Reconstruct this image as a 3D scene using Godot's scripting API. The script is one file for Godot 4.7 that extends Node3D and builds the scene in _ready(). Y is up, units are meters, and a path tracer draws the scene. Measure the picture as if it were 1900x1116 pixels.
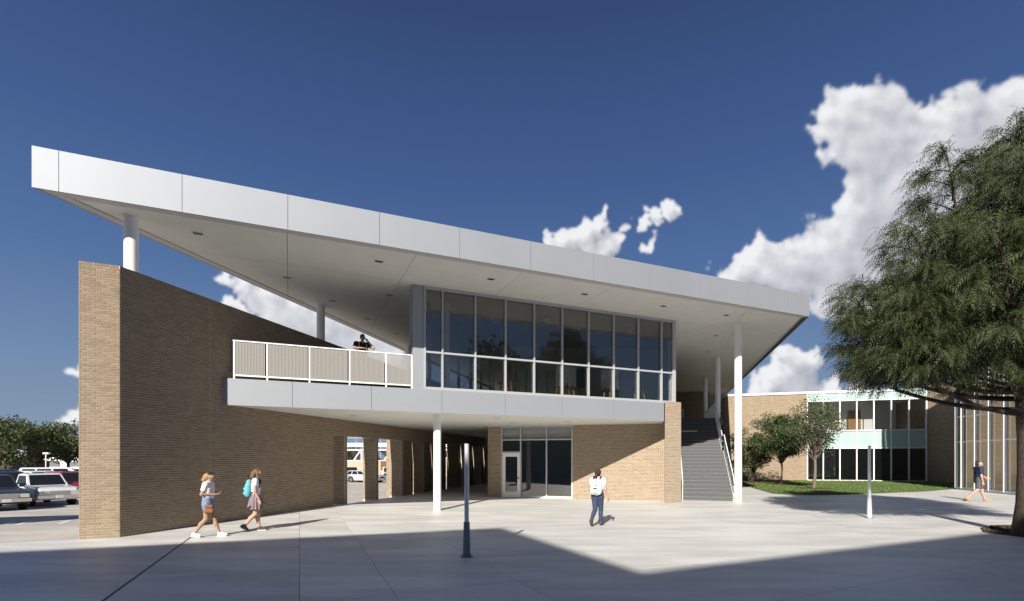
extends Node3D
# Plan coordinates: X to the right, D metres away from the photographer, y up (Godot z = -D).

const F := 940.0
const CU := 950.0
const CV := 853.0
const E1 := Vector2(0.961, -0.276)   # along the stair risers and the rear wing
const E2 := Vector2(0.276, 0.961)    # away from the photographer, along the stair flight
const EW := Vector2(0.2618, 0.9651)  # along the long brick wall
const E3 := Vector2(0.916, 0.4014)   # along the skewed front
const N3 := Vector2(0.4014, -0.916)  # out of the skewed front
const SOFFIT := 3.735
const FLOOR2 := 4.594
const ROOF := 8.45
const F0 := Vector2(-9.054, 16.15)   # balcony fascia corner
const R0 := Vector2(-11.32, 11.93)   # roof corner
const WC := Vector2(-10.07, 13.0)    # brick wall corner
const WB := Vector2(7.33, 24.42)      # ground floor wall, right end

var rng := RandomNumberGenerator.new()
var used := {}
var M := {}

func pv(p: Vector2, y: float) -> Vector3:
	return Vector3(p.x, y, -p.y)

func dv(p: Vector2) -> Vector3:
	return Vector3(p.x, 0, -p.y)

func along(o: Vector2, d: Vector2, u: float) -> float:
	var k := (u - CU) / F
	return (k * o.y - o.x) / (d.x - d.y * k)

func on_plane(u: float, v: float, y: float) -> Vector2:
	var d := (y - 2.0) * F / (CV - v)
	return Vector2((u - CU) / F * d, d)

class MB:
	var v := PackedVector3Array()
	var n := PackedVector3Array()
	var c := PackedColorArray()
	var col := Color(1, 1, 1)
	func tri(a: Vector3, b: Vector3, d: Vector3) -> void:
		var nn := (b - a).cross(d - a).normalized()
		v.append(a); v.append(d); v.append(b)
		for i in 3:
			n.append(nn); c.append(col)
	func trin(a: Vector3, b: Vector3, d: Vector3, na: Vector3, nb: Vector3, nd: Vector3) -> void:
		v.append(a); v.append(d); v.append(b)
		n.append(na); n.append(nd); n.append(nb)
		c.append(col); c.append(col); c.append(col)
	func quad(a: Vector3, b: Vector3, d: Vector3, e: Vector3) -> void:
		tri(a, b, d); tri(a, d, e)
	func quadn(a: Vector3, b: Vector3, d: Vector3, e: Vector3, na: Vector3, nb: Vector3, nd: Vector3, ne: Vector3) -> void:
		trin(a, b, d, na, nb, nd); trin(a, d, e, na, nd, ne)
	func box(o: Vector3, x: Vector3, y: Vector3, z: Vector3) -> void:
		if x.cross(y).dot(z) < 0.0:
			z = -z
		quad(o - x - y + z, o + x - y + z, o + x + y + z, o - x + y + z)
		quad(o + x - y - z, o - x - y - z, o - x + y - z, o + x + y - z)
		quad(o + x - y + z, o + x - y - z, o + x + y - z, o + x + y + z)
		quad(o - x - y - z, o - x - y + z, o - x + y + z, o - x + y - z)
		quad(o - x + y + z, o + x + y + z, o + x + y - z, o - x + y - z)
		quad(o - x - y - z, o + x - y - z, o + x - y + z, o - x - y + z)
	func prism(p: PackedVector2Array, y0: float, y1: float) -> void:
		var pts := p
		if not Geometry2D.is_polygon_clockwise(pts):
			pts = pts.duplicate(); pts.reverse()
		var idx := Geometry2D.triangulate_polygon(pts)
		for i in range(0, idx.size(), 3):
			var a := pts[idx[i]]
			var b := pts[idx[i + 1]]
			var d := pts[idx[i + 2]]
			if (b - a).cross(d - a) < 0:
				var t := b
				b = d; d = t
			tri(Vector3(a.x, y1, -a.y), Vector3(b.x, y1, -b.y), Vector3(d.x, y1, -d.y))
			tri(Vector3(a.x, y0, -a.y), Vector3(d.x, y0, -d.y), Vector3(b.x, y0, -b.y))
		for i in pts.size():
			var a := pts[i]
			var b := pts[(i + 1) % pts.size()]
			var w := Vector3(a.x, 0, -a.y)
			var x := Vector3(b.x, 0, -b.y)
			var up0 := Vector3(0, y0, 0)
			var up1 := Vector3(0, y1, 0)
			quad(x + up0, w + up0, w + up1, x + up1)
	func tube(p: PackedVector3Array, r: PackedFloat32Array, sides: int, caps := true) -> void:
		var rings := []
		var nrm := []
		var side := Vector3.ZERO
		for i in p.size():
			var t: Vector3 = (p[min(i + 1, p.size() - 1)] - p[max(i - 1, 0)]).normalized()
			if side == Vector3.ZERO:
				side = t.cross(Vector3(0, 0, 1) if absf(t.z) < 0.9 else Vector3(1, 0, 0)).normalized()
			side = (side - t * side.dot(t)).normalized()
			var up := t.cross(side)
			var ring := PackedVector3Array()
			var nn := PackedVector3Array()
			for k in sides:
				var q := TAU * k / sides
				var w := side * cos(q) + up * sin(q)
				ring.append(p[i] + w * r[i]); nn.append(w)
			rings.append(ring); nrm.append(nn)
		for i in p.size() - 1:
			for k in sides:
				var l := (k + 1) % sides
				quadn(rings[i][k], rings[i][l], rings[i + 1][l], rings[i + 1][k], nrm[i][k], nrm[i][l], nrm[i + 1][l], nrm[i + 1][k])
		if caps:
			for k in sides:
				var l := (k + 1) % sides
				tri(p[0], rings[0][l], rings[0][k])
				tri(p[p.size() - 1], rings[p.size() - 1][k], rings[p.size() - 1][l])
	func cyl(a: Vector3, b: Vector3, r: float, sides := 20) -> void:
		tube(PackedVector3Array([a, b]), PackedFloat32Array([r, r]), sides)
	func rod(a: Vector3, b: Vector3, w: float) -> void:
		tube(PackedVector3Array([a, b]), PackedFloat32Array([w, w]), 6)
	func mesh() -> ArrayMesh:
		var a := []
		a.resize(Mesh.ARRAY_MAX)
		a[Mesh.ARRAY_VERTEX] = v
		a[Mesh.ARRAY_NORMAL] = n
		a[Mesh.ARRAY_COLOR] = c
		var m := ArrayMesh.new()
		m.add_surface_from_arrays(Mesh.PRIMITIVE_TRIANGLES, a)
		return m

func lin(r: float, g: float, b: float) -> Color:
	return Color(r, g, b).linear_to_srgb()

func mat(key: String, c: Color, rough: float, metal := 0.0, vcol := false) -> StandardMaterial3D:
	var m := StandardMaterial3D.new()
	m.resource_name = key
	m.albedo_color = c
	m.roughness = rough
	m.metallic = metal
	m.vertex_color_use_as_albedo = vcol
	M[key] = m
	return m

func put(parent: Node, called: String, mb: MB, m: Material) -> MeshInstance3D:
	var o := MeshInstance3D.new()
	o.mesh = mb.mesh()
	o.material_override = m
	add_named(parent, called, o)
	return o

func add_named(parent: Node, called: String, o: Node) -> void:
	var key := called + str(parent.get_instance_id())
	var k: int = used.get(key, 0)
	used[key] = k + 1
	o.name = called if k == 0 else "%s_%03d" % [called, k]
	parent.add_child(o, true)

func thing(called: String, label: String, category: String, at := Vector3.ZERO, yaw := 0.0, group := "") -> Node3D:
	var o := Node3D.new()
	add_named(self, called, o)
	o.position = at
	o.rotation.y = yaw
	tag(o, label, category, group)
	return o

func tag(o: Node, label: String, category: String, group := "") -> void:
	o.set_meta("label", label)
	o.set_meta("category", category)
	if group != "":
		o.set_meta("group", group)

func structure(called: String, label := "") -> Node3D:
	var o := Node3D.new()
	add_named(self, called, o)
	o.set_meta("kind", "structure")
	if label != "":
		o.set_meta("label", label)
	return o

func noise(seed_: int, freq: float, oct: int) -> FastNoiseLite:
	var f := FastNoiseLite.new()
	f.seed = seed_
	f.frequency = freq
	f.fractal_octaves = oct
	f.noise_type = FastNoiseLite.TYPE_SIMPLEX_SMOOTH
	return f

func noise_tex(seed_: int, size: int, freq: float, oct: int, lo: float, hi: float, tint := Color(1, 1, 1)) -> ImageTexture:
	var im := noise(seed_, freq, oct).get_seamless_image(size, size)
	im.convert(Image.FORMAT_RGB8)
	var d := im.get_data()
	for i in range(0, d.size(), 3):
		var x: float = lo + (hi - lo) * d[i] / 255.0
		d[i] = int(clampf(x * tint.r, 0, 1) * 255.0)
		d[i + 1] = int(clampf(x * tint.g, 0, 1) * 255.0)
		d[i + 2] = int(clampf(x * tint.b, 0, 1) * 255.0)
	return ImageTexture.create_from_image(Image.create_from_data(size, size, false, Image.FORMAT_RGB8, d))

func textured(m: StandardMaterial3D, t: Texture2D, scale: Vector3) -> void:
	m.albedo_texture = t
	m.uv1_triplanar = true
	m.uv1_world_triplanar = true
	m.uv1_scale = scale

# ---------------------------------------------------------------- sky
func smooth(a: float, b: float, x: float) -> float:
	var t := clampf((x - a) / (b - a), 0.0, 1.0)
	return t * t * (3.0 - 2.0 * t)

func sky_texture(expo: float) -> ImageTexture:
	var W := 2048
	var H := 1024
	var data := PackedFloat32Array()
	data.resize(W * H * 3)
	var stops := [[-90.0, Color(0.10, 0.10, 0.10)], [-0.5, Color(0.30, 0.33, 0.37)], [1.0, Color(0.26, 0.34, 0.43)], [9.0, Color(0.165, 0.262, 0.43)], [18.0, Color(0.090, 0.172, 0.36)], [28.0, Color(0.056, 0.115, 0.285)], [42.0, Color(0.034, 0.067, 0.172)], [65.0, Color(0.046, 0.096, 0.225)], [90.0, Color(0.050, 0.104, 0.235)]]
	# heaps of cumulus: centre and reach, in the picture plane one unit in front of the lens (times F)
	var blobs := [[1585, 215, 62], [1630, 205, 62], [1655, 232, 55], [1545, 232, 40], [1595, 268, 66], [1640, 292, 66], [1620, 345, 66], [1660, 385, 78], [1600, 425, 72], [1545, 462, 68], [1630, 480, 80], [1480, 490, 50], [1430, 492, 46], [1395, 505, 44], [1345, 520, 30], [1530, 515, 62], [1460, 530, 46], [1590, 535, 66], [1690, 450, 90], [1700, 540, 80],
		[1790, 205, 52], [1760, 235, 56], [1850, 215, 62], [1905, 210, 66], [1800, 280, 74], [1740, 300, 62], [1870, 300, 84], [1720, 360, 70], [1800, 400, 90], [1960, 260, 90], [1770, 500, 90],
		[1030, 458, 20], [1058, 446, 24], [1088, 436, 25], [1114, 420, 20], [1130, 400, 13], [1100, 462, 28], [1130, 452, 22], [1155, 425, 14], [1185, 416, 12], [1215, 408, 15], [1243, 396, 14], [1210, 444, 11], [1208, 455, 10],
		[1470, 668, 30], [1495, 690, 34], [1440, 690, 30], [1500, 715, 36], [1420, 712, 34], [1455, 715, 44], [1545, 716, 20], [1600, 730, 34],
		[420, 515, 16], [445, 530, 18], [470, 550, 26], [500, 560, 34], [530, 580, 40], [560, 600, 44], [610, 590, 46], [640, 610, 50], [600, 640, 60], [680, 640, 60], [700, 660, 60], [500, 600, 40], [420, 568, 14], [440, 580, 16],
		[134, 690, 13], [150, 688, 12], [105, 790, 15], [130, 784, 17], [148, 780, 18]]
	var n1 := noise(11, 0.009, 5)
	var n2 := noise(23, 0.02, 4)
	var n3 := noise(37, 2.2, 5)
	var n4 := noise(41, 0.9, 3)
	var fine := noise(29, 0.03, 4)
	var heap := func(u: float, v: float) -> float:
		var uu := u + 26.0 * n2.get_noise_2d(u * 0.9 + 300.0, v * 0.9)
		var vv := v + 26.0 * n2.get_noise_2d(u * 0.9, v * 0.9 + 700.0)
		var dens := -1.0
		var sum := 0.0
		for b in blobs:
			var dx: float = uu - b[0]
			if absf(dx) > 110.0: continue
			var dy: float = vv - b[1]
			var rr: float = b[2] * 1.12
			var d2 := (dx * dx + dy * dy) / (rr * rr)
			if d2 < 1.0:
				dens = maxf(dens, 1.0 - d2)
				sum += 1.0 - d2
		if sum <= 0.0: return -1.0
		return minf(1.35, dens + 0.22 * (sum - dens)) * 1.15 - 0.22 + n1.get_noise_2d(u, v) * 0.55 + fine.get_noise_2d(u, v) * 0.12
	for r in H:
		var el := 90.0 - (r + 0.5) * 180.0 / H
		var base := Color(0.1, 0.1, 0.1)
		for i in stops.size() - 1:
			if el >= stops[i][0] and el <= stops[i + 1][0]:
				base = (stops[i][1] as Color).lerp(stops[i + 1][1], (el - stops[i][0]) / (stops[i + 1][0] - stops[i][0]))
		var ce := cos(deg_to_rad(el))
		var se := sin(deg_to_rad(el))
		for q in W:
			var o := (r * W + q) * 3
			var c := base
			if el > -0.5 and el < 60.0:
				var az := (q + 0.5) / W * TAU
				var x := sin(az) * ce
				var z := -cos(az) * ce
				var front := false
				if z < -0.05:
					var u := CU + F * x / -z
					var v := CV - F * se / -z
					if u > -250.0 and u < 2150.0:
						front = true
						if el < 42.0:
							var dens: float = heap.call(u, v)
							if dens > -0.02:
								var a := smooth(-0.02, 0.28, dens)
								var toward: float = maxf(heap.call(u - 13.0, v - 20.0), -0.25)
								var tone := clampf(0.56 + 0.55 * (minf(dens, 1.1) - toward) - 0.10 * smooth(0.6, 1.3, dens) + 0.30 * n2.get_noise_2d(u * 0.35 + 90.0, v * 0.5), 0.0, 1.0)
								c = c.lerp(Color(0.33, 0.355, 0.42).lerp(Color(0.90, 0.905, 0.925), tone), a * 0.97)
				if not front:
					var wv := n3.get_noise_3d(x, se * 1.8, z) * 0.75 + n4.get_noise_3d(x, se, z) * 0.5
					var keep := smooth(2.0, 9.0, el) * (1.0 - smooth(26.0, 46.0, el))
					var a := smooth(0.02, 0.30, wv) * keep
					if a > 0.0:
						var g := n3.get_noise_3d(x, se * 1.8 + 0.06, z) - n3.get_noise_3d(x, se * 1.8, z)
						c = c.lerp(Color(0.36, 0.385, 0.45).lerp(Color(0.92, 0.925, 0.94), clampf(0.72 - g * 1.2, 0, 1)), a * 0.95)
			data[o] = c.r / expo
			data[o + 1] = c.g / expo
			data[o + 2] = c.b / expo
	var im := Image.create_from_data(W, H, false, Image.FORMAT_RGBF, data.to_byte_array())
	return ImageTexture.create_from_image(im)

# ---------------------------------------------------------------- materials
func make_materials() -> void:
	var brick := mat("brick", Color(1, 1, 1), 0.9, 0, true)
	textured(brick, noise_tex(3, 512, 0.02, 5, 0.88, 1.06), Vector3(1.6, 1.6, 1.6))
	for i in 5:
		var tone: float = [0.94, 1.05, 0.86, 1.12, 1.0][i]
		var bm := mat("brick%d" % i, lin(0.278 * tone, 0.211 * tone, 0.143 * tone), 0.9)
		textured(bm, brick.albedo_texture, Vector3(1.6, 1.6, 1.6))
	var mortar := mat("mortar", lin(0.57, 0.515, 0.42), 0.95)
	textured(mortar, brick.albedo_texture, Vector3(2, 2, 2))
	var panel := mat("panel", lin(0.36, 0.38, 0.412), 0.66, 0.55)
	panel.metallic_specular = 0.5
	textured(panel, noise_tex(91, 256, 0.01, 3, 0.97, 1.0), Vector3(0.15, 0.15, 0.15))
	mat("white_metal", lin(0.80, 0.80, 0.79), 0.4)
	mat("rail_grey", lin(0.31, 0.30, 0.28), 0.6)
	mat("white_frame", lin(0.43, 0.445, 0.455), 0.42, 0.2)
	var soffit := mat("soffit", lin(0.72, 0.71, 0.665), 0.85)
	textured(soffit, noise_tex(7, 512, 0.008, 5, 0.965, 1.0), Vector3(0.2, 0.2, 0.2))
	mat("joint", lin(0.08, 0.08, 0.08), 0.9)
	mat("dark", lin(0.02, 0.02, 0.022), 0.6)
	mat("lamp_hole", lin(0.03, 0.03, 0.03), 0.5)
	var glass := mat("glass", Color(0.06, 0.10, 0.10, 0.16), 0.0)
	glass.transparency = BaseMaterial3D.TRANSPARENCY_ALPHA
	glass.metallic_specular = 1.0
	glass.metallic = 0.0
	var dglass := mat("dark_glass", Color(0.06, 0.08, 0.08, 0.50), 0.0)
	dglass.transparency = BaseMaterial3D.TRANSPARENCY_ALPHA
	dglass.metallic_specular = 0.8
	mat("car_glass", lin(0.012, 0.014, 0.016), 0.05)
	mat("spandrel", lin(0.36, 0.50, 0.465), 0.12)
	var conc := mat("concrete", lin(0.68, 0.675, 0.66), 0.52)
	var cim := noise(5, 0.006, 6).get_seamless_image(1024, 1024)
	var cim2 := noise(6, 0.05, 4).get_seamless_image(1024, 1024)
	var cim3 := noise(8, 0.0025, 3).get_seamless_image(1024, 1024)
	cim.convert(Image.FORMAT_RGB8); cim2.convert(Image.FORMAT_L8); cim3.convert(Image.FORMAT_L8)
	var da := cim.get_data()
	var db := cim2.get_data()
	var dc := cim3.get_data()
	for i in db.size():
		var a := da[i * 3] / 255.0
		var x := 0.83 + 0.080 * smooth(0.2, 0.8, a) + 0.035 * db[i] / 255.0 + 0.06 * dc[i] / 255.0
		da[i * 3] = int(minf(x, 1.0) * 255)
		da[i * 3 + 1] = int(minf(x * 0.998, 1.0) * 255)
		da[i * 3 + 2] = int(minf(x * (0.985 + 0.015 * a), 1.0) * 255)
	var ct := ImageTexture.create_from_image(Image.create_from_data(1024, 1024, false, Image.FORMAT_RGB8, da))
	textured(conc, ct, Vector3(0.045, 0.1, 0.19))
	var conc2 := mat("concrete_b", lin(0.65, 0.645, 0.63), 0.55)
	textured(conc2, ct, Vector3(0.05, 0.1, 0.17))
	var lot := mat("lot", lin(0.50, 0.47, 0.43), 0.9)
	textured(lot, ct, Vector3(0.06, 0.1, 0.11))
	mat("stripe", lin(0.72, 0.72, 0.70), 0.8)
	mat("blue_paint", lin(0.05, 0.12, 0.42), 0.8)
	var grass := mat("grass", lin(0.085, 0.13, 0.028), 0.95)
	textured(grass, noise_tex(13, 512, 0.03, 5, 0.55, 1.15), Vector3(0.35, 0.35, 0.35))
	mat("blades", Color(1, 1, 1), 0.8, 0, true)
	var soil := mat("soil", lin(0.055, 0.036, 0.024), 0.95)
	textured(soil, noise_tex(15, 256, 0.05, 4, 0.4, 1.3), Vector3(1, 1, 1))
	var leaf := mat("leaf", Color(1, 1, 1), 0.65, 0, true)
	leaf.backlight_enabled = true
	leaf.backlight = lin(0.05, 0.07, 0.015)
	var bark := mat("bark", lin(0.075, 0.055, 0.042), 0.95)
	textured(bark, noise_tex(17, 256, 0.03, 5, 0.4, 1.3), Vector3(4, 0.7, 4))
	var bark2 := mat("pale_bark", lin(0.22, 0.17, 0.13), 0.9)
	textured(bark2, noise_tex(18, 256, 0.03, 5, 0.6, 1.2), Vector3(4, 1.2, 4))
	var step := mat("step", lin(0.085, 0.087, 0.092), 0.75)
	textured(step, noise_tex(19, 256, 0.03, 4, 0.85, 1.1), Vector3(1, 1, 1))
	mat("nosing", lin(0.17, 0.17, 0.175), 0.7)
	var far_brick := mat("far_brick", lin(0.33, 0.268, 0.20), 0.92)
	far_brick.albedo_texture = far_brick_tex()
	far_brick.uv1_triplanar = true
	far_brick.uv1_world_triplanar = true
	far_brick.uv1_scale = Vector3(0.31, 0.31, 0.31)
	mat("steel_grey", lin(0.60, 0.62, 0.65), 0.35, 0.3)
	mat("base_grey", lin(0.15, 0.17, 0.20), 0.45, 0.0)
	mat("wood", lin(0.30, 0.15, 0.055), 0.6)
	mat("pale_wood", lin(0.50, 0.33, 0.16), 0.6)
	mat("wall_white", lin(0.74, 0.75, 0.72), 0.9)
	mat("floor_grey", lin(0.30, 0.295, 0.28), 0.4)
	mat("ceiling", lin(0.52, 0.54, 0.52), 0.9)
	mat("canvas", lin(0.75, 0.75, 0.73), 0.9)
	mat("tyre", lin(0.015, 0.015, 0.016), 0.85)
	mat("rim", lin(0.55, 0.56, 0.58), 0.25, 0.9)
	mat("chrome", lin(0.70, 0.71, 0.73), 0.15, 1.0)
	mat("headlight", lin(0.70, 0.72, 0.72), 0.1, 0.3)
	mat("tail_lamp", lin(0.35, 0.01, 0.01), 0.2)
	mat("earth", lin(0.16, 0.14, 0.10), 0.95)
	for s in [["skin", 0.44, 0.28, 0.205], ["skin_tan", 0.34, 0.205, 0.145], ["white_cloth", 0.70, 0.70, 0.71], ["denim", 0.15, 0.22, 0.33], ["jeans", 0.028, 0.045, 0.09], ["navy", 0.012, 0.018, 0.06], ["grey_cloth", 0.075, 0.08, 0.10], ["black_cloth", 0.012, 0.012, 0.014], ["skirt", 0.20, 0.15, 0.17], ["hair_dark", 0.030, 0.017, 0.011], ["hair_brown", 0.16, 0.082, 0.040], ["hair_blond", 0.34, 0.20, 0.095], ["turquoise", 0.10, 0.36, 0.44], ["bag_white", 0.60, 0.61, 0.60], ["leather", 0.20, 0.075, 0.03], ["shoe_white", 0.66, 0.66, 0.65], ["shoe_dark", 0.06, 0.055, 0.05], ["sandal", 0.36, 0.24, 0.13], ["yellow", 0.30, 0.28, 0.04], ["lips", 0.35, 0.12, 0.10]]:
		mat(s[0], lin(s[1], s[2], s[3]), 0.75)
	for s in [["paint_white", 0.78, 0.78, 0.78], ["paint_silver", 0.48, 0.49, 0.51], ["paint_dark", 0.045, 0.05, 0.065], ["paint_red", 0.32, 0.02, 0.035], ["paint_blue", 0.03, 0.045, 0.09], ["paint_grey", 0.16, 0.17, 0.18]]:
		var p := mat(s[0], lin(s[1], s[2], s[3]), 0.3, 0.15)
		p.clearcoat_enabled = true
		p.clearcoat = 0.8
		p.clearcoat_roughness = 0.05

func far_brick_tex() -> ImageTexture:
	var S := 512
	var im := Image.create(S, S, false, Image.FORMAT_RGB8)
	var g := RandomNumberGenerator.new()
	g.seed = 77
	im.fill(Color(1.0, 0.98, 0.93))
	var rows := 48
	var cols := 16
	for r in rows:
		for k in cols:
			var t := g.randf_range(0.80, 1.0)
			var y0 := int(float(r) * S / rows)
			var y1 := int(float(r + 1) * S / rows) - 2
			var x0 := int((k + 0.5 * (r % 2)) * S / cols)
			var rect := Rect2i(x0, y0, S / cols - 2, y1 - y0)
			im.fill_rect(rect, Color(t, t * 0.985, t * 0.96))
			if rect.end.x > S:
				im.fill_rect(Rect2i(0, y0, rect.end.x - S, y1 - y0), Color(t, t * 0.985, t * 0.96))
	return ImageTexture.create_from_image(im)

# ---------------------------------------------------------------- bricks
const BL := 0.2032
const BH := 0.0677
const BJ := 0.0115
const RECESS := 0.005
var bricks := []   # [centre, along, out, length, height, owner, tone]

func lay(owner_: Node, o: Vector2, dir: Vector2, out: Vector2, length: float, y0: float, y1: float, holes := [], rowlock := false, shift := 0.0) -> void:
	var rows := int(floor((y1 - y0 + 0.001) / BH))
	var last := rows
	if rowlock:
		last = rows - 1
	var d3 := dv(dir)
	var n3 := dv(out)
	for r in last:
		var ya := y0 + r * BH
		var s := -BL * 0.5 * float(r % 2) - shift
		while s < length:
			var spans := [[maxf(s, 0.0), minf(s + BL, length)]]
			s += BL
			for h in holes:
				if ya + BH * 0.5 > h[2] and ya + BH * 0.5 < h[3]:
					var nw := []
					for sp in spans:
						if sp[1] <= h[0] or sp[0] >= h[1]:
							nw.append(sp)
						else:
							if sp[0] < h[0]: nw.append([sp[0], h[0]])
							if sp[1] > h[1]: nw.append([h[1], sp[1]])
					spans = nw
			for sp in spans:
				var l: float = sp[1] - sp[0] - BJ
				if l < 0.02: continue
				var mid: float = (sp[0] + sp[1]) * 0.5
				bricks.append([pv(o + dir * mid, ya + BH * 0.5), d3, n3, l, BH - BJ, owner_, rng.randf()])
	if rowlock:
		var s := 0.0
		var ya := y0 + last * BH
		var hh := y1 - ya
		while s < length - 0.03:
			var l := minf(BH, length - s)
			bricks.append([pv(o + dir * (s + l * 0.5), ya + hh * 0.5), d3, n3, l - BJ, hh - BJ * 0.5, owner_, rng.randf()])
			s += BH

func brick_col(t: float) -> Color:
	var k := 0.84 + 0.30 * t
	if t > 0.95: k = 0.80
	return Color(0.278 * k, 0.211 * k * (0.98 + 0.03 * t), 0.143 * k * (0.94 + 0.1 * t))

func emit_bricks(building: Node) -> void:
	var cam := Vector3(0, 2, 0)
	var ranked := []
	for i in bricks.size():
		var b: Array = bricks[i]
		if b[3] > BL - BJ - 0.002 and b[4] < 0.07:
			var to: Vector3 = cam - b[0]
			var face: float = to.normalized().dot(b[2])
			if face > 0.0 and b[0].y > 0.02:
				ranked.append([face * b[3] / to.length(), i])
	ranked.sort_custom(func(a, b): return a[0] > b[0])
	var single := {}
	for k in mini(300, ranked.size()):
		single[ranked[k][1]] = true
	var one := MB.new()
	one.box(Vector3(0, 0, 0.0), Vector3((BL - BJ) * 0.5, 0, 0), Vector3(0, (BH - BJ) * 0.5, 0), Vector3(0, 0, 0.02))
	var mesh := one.mesh()
	var merged := {}
	for i in bricks.size():
		var b: Array = bricks[i]
		var n: Vector3 = b[2]
		var jog: Vector3 = n * (0.0015 * (b[6] - 0.5))
		if single.has(i):
			var o := MeshInstance3D.new()
			o.mesh = mesh
			o.material_override = M["brick%d" % (int(b[6] * 997.0) % 5)]
			var z := n
			o.transform = Transform3D(Basis(Vector3.UP.cross(z), Vector3.UP, z), b[0] - n * 0.02 + jog)
			add_named(b[5], "brick", o)
			continue
		if not merged.has(b[5]):
			merged[b[5]] = MB.new()
		var mb: MB = merged[b[5]]
		mb.col = brick_col(b[6])
		var x: Vector3 = b[1] * (b[3] * 0.5)
		var y := Vector3(0, b[4] * 0.5, 0)
		var f: Vector3 = b[0] + jog
		var back := n * -RECESS * 1.6
		if x.cross(y).dot(n) < 0: x = -x
		mb.quad(f - x - y, f + x - y, f + x + y, f - x + y)
		mb.quad(f - x + y, f + x + y, f + x + y + back, f - x + y + back)
		mb.quad(f + x - y, f - x - y, f - x - y + back, f + x - y + back)
		mb.quad(f + x - y, f + x - y + back, f + x + y + back, f + x + y)
		mb.quad(f - x - y + back, f - x - y, f - x + y, f - x + y + back)
	for owner_ in merged:
		var o := put(owner_, "brickwork", merged[owner_], M.brick)
		o.set_meta("kind", "stuff")

# polygons split by a line, for slabs and soffit panels
func split_poly(polys: Array, p: Vector2, d: Vector2) -> Array:
	var out := []
	var nn := Vector2(-d.y, d.x)
	for poly in polys:
		var sides := [PackedVector2Array(), PackedVector2Array()]
		var cnt: int = poly.size()
		for i in cnt:
			var a: Vector2 = poly[i]
			var b: Vector2 = poly[(i + 1) % cnt]
			var da := (a - p).dot(nn)
			var db := (b - p).dot(nn)
			sides[0 if da >= 0 else 1].append(a)
			if (da >= 0) != (db >= 0):
				var x := a.lerp(b, da / (da - db))
				sides[0].append(x); sides[1].append(x)
		for s in sides:
			if s.size() >= 3: out.append(s)
	return out

func inset(poly: PackedVector2Array, g: float) -> PackedVector2Array:
	var r := Geometry2D.offset_polygon(poly, -g)
	if r.is_empty(): return PackedVector2Array()
	return r[0]

func _ready() -> void:
	rng.seed = 20240
	var expo := 1.7
	# ---- camera
	var cam := Camera3D.new()
	add_child(cam)
	cam.name = "camera"
	cam.position = Vector3(0, 2, 0)
	cam.set_frustum(1116.0 / F * 0.1, Vector2(0, (CV - 558.0) / F * 0.1), 0.1, 2500.0)
	cam.current = true
	# ---- sky
	var env := Environment.new()
	var sky := Sky.new()
	var sm := PanoramaSkyMaterial.new()
	sm.panorama = sky_texture(expo)
	sky.sky_material = sm
	env.background_mode = Environment.BG_SKY
	env.sky = sky
	env.tonemap_mode = Environment.TONE_MAPPER_LINEAR
	env.tonemap_exposure = expo
	env.sdfgi_enabled = true
	env.ssao_enabled = true
	env.ssil_enabled = true
	var we := WorldEnvironment.new()
	we.environment = env
	we.name = "world"
	add_child(we)
	# ---- sun, behind the photographer's left shoulder
	var sun := DirectionalLight3D.new()
	sun.name = "sun"
	add_child(sun)
	var ray := Vector3(0.304, -0.57, -0.953).normalized()
	sun.look_at_from_position(Vector3.ZERO, ray, Vector3.UP)
	sun.light_energy = 1.54
	sun.light_color = Color(1.0, 0.972, 0.925)
	sun.light_angular_distance = 0.5
	sun.shadow_enabled = true
	make_materials()
	print("materials")
	ground()
	main_building()
	print("main building")
	rear_buildings()
	offscreen_buildings()
	far_side()
	print("buildings")
	plants()
	print("plants")
	vehicles()
	street_lamps()
	people()
	print("people")

# ---------------------------------------------------------------- ground
func lot_y(p: Vector2) -> float:
	# the car park falls gently away behind the brick wall
	var s := (p - WC).dot(Vector2(-0.35, 0.937))
	if s < 3.0: return -0.012
	if s < 15.0: return -0.012 - 0.5 * (s - 3.0) / 12.0
	return -0.512 - 0.32 * minf((s - 15.0) / 32.0, 1.0)

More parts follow.
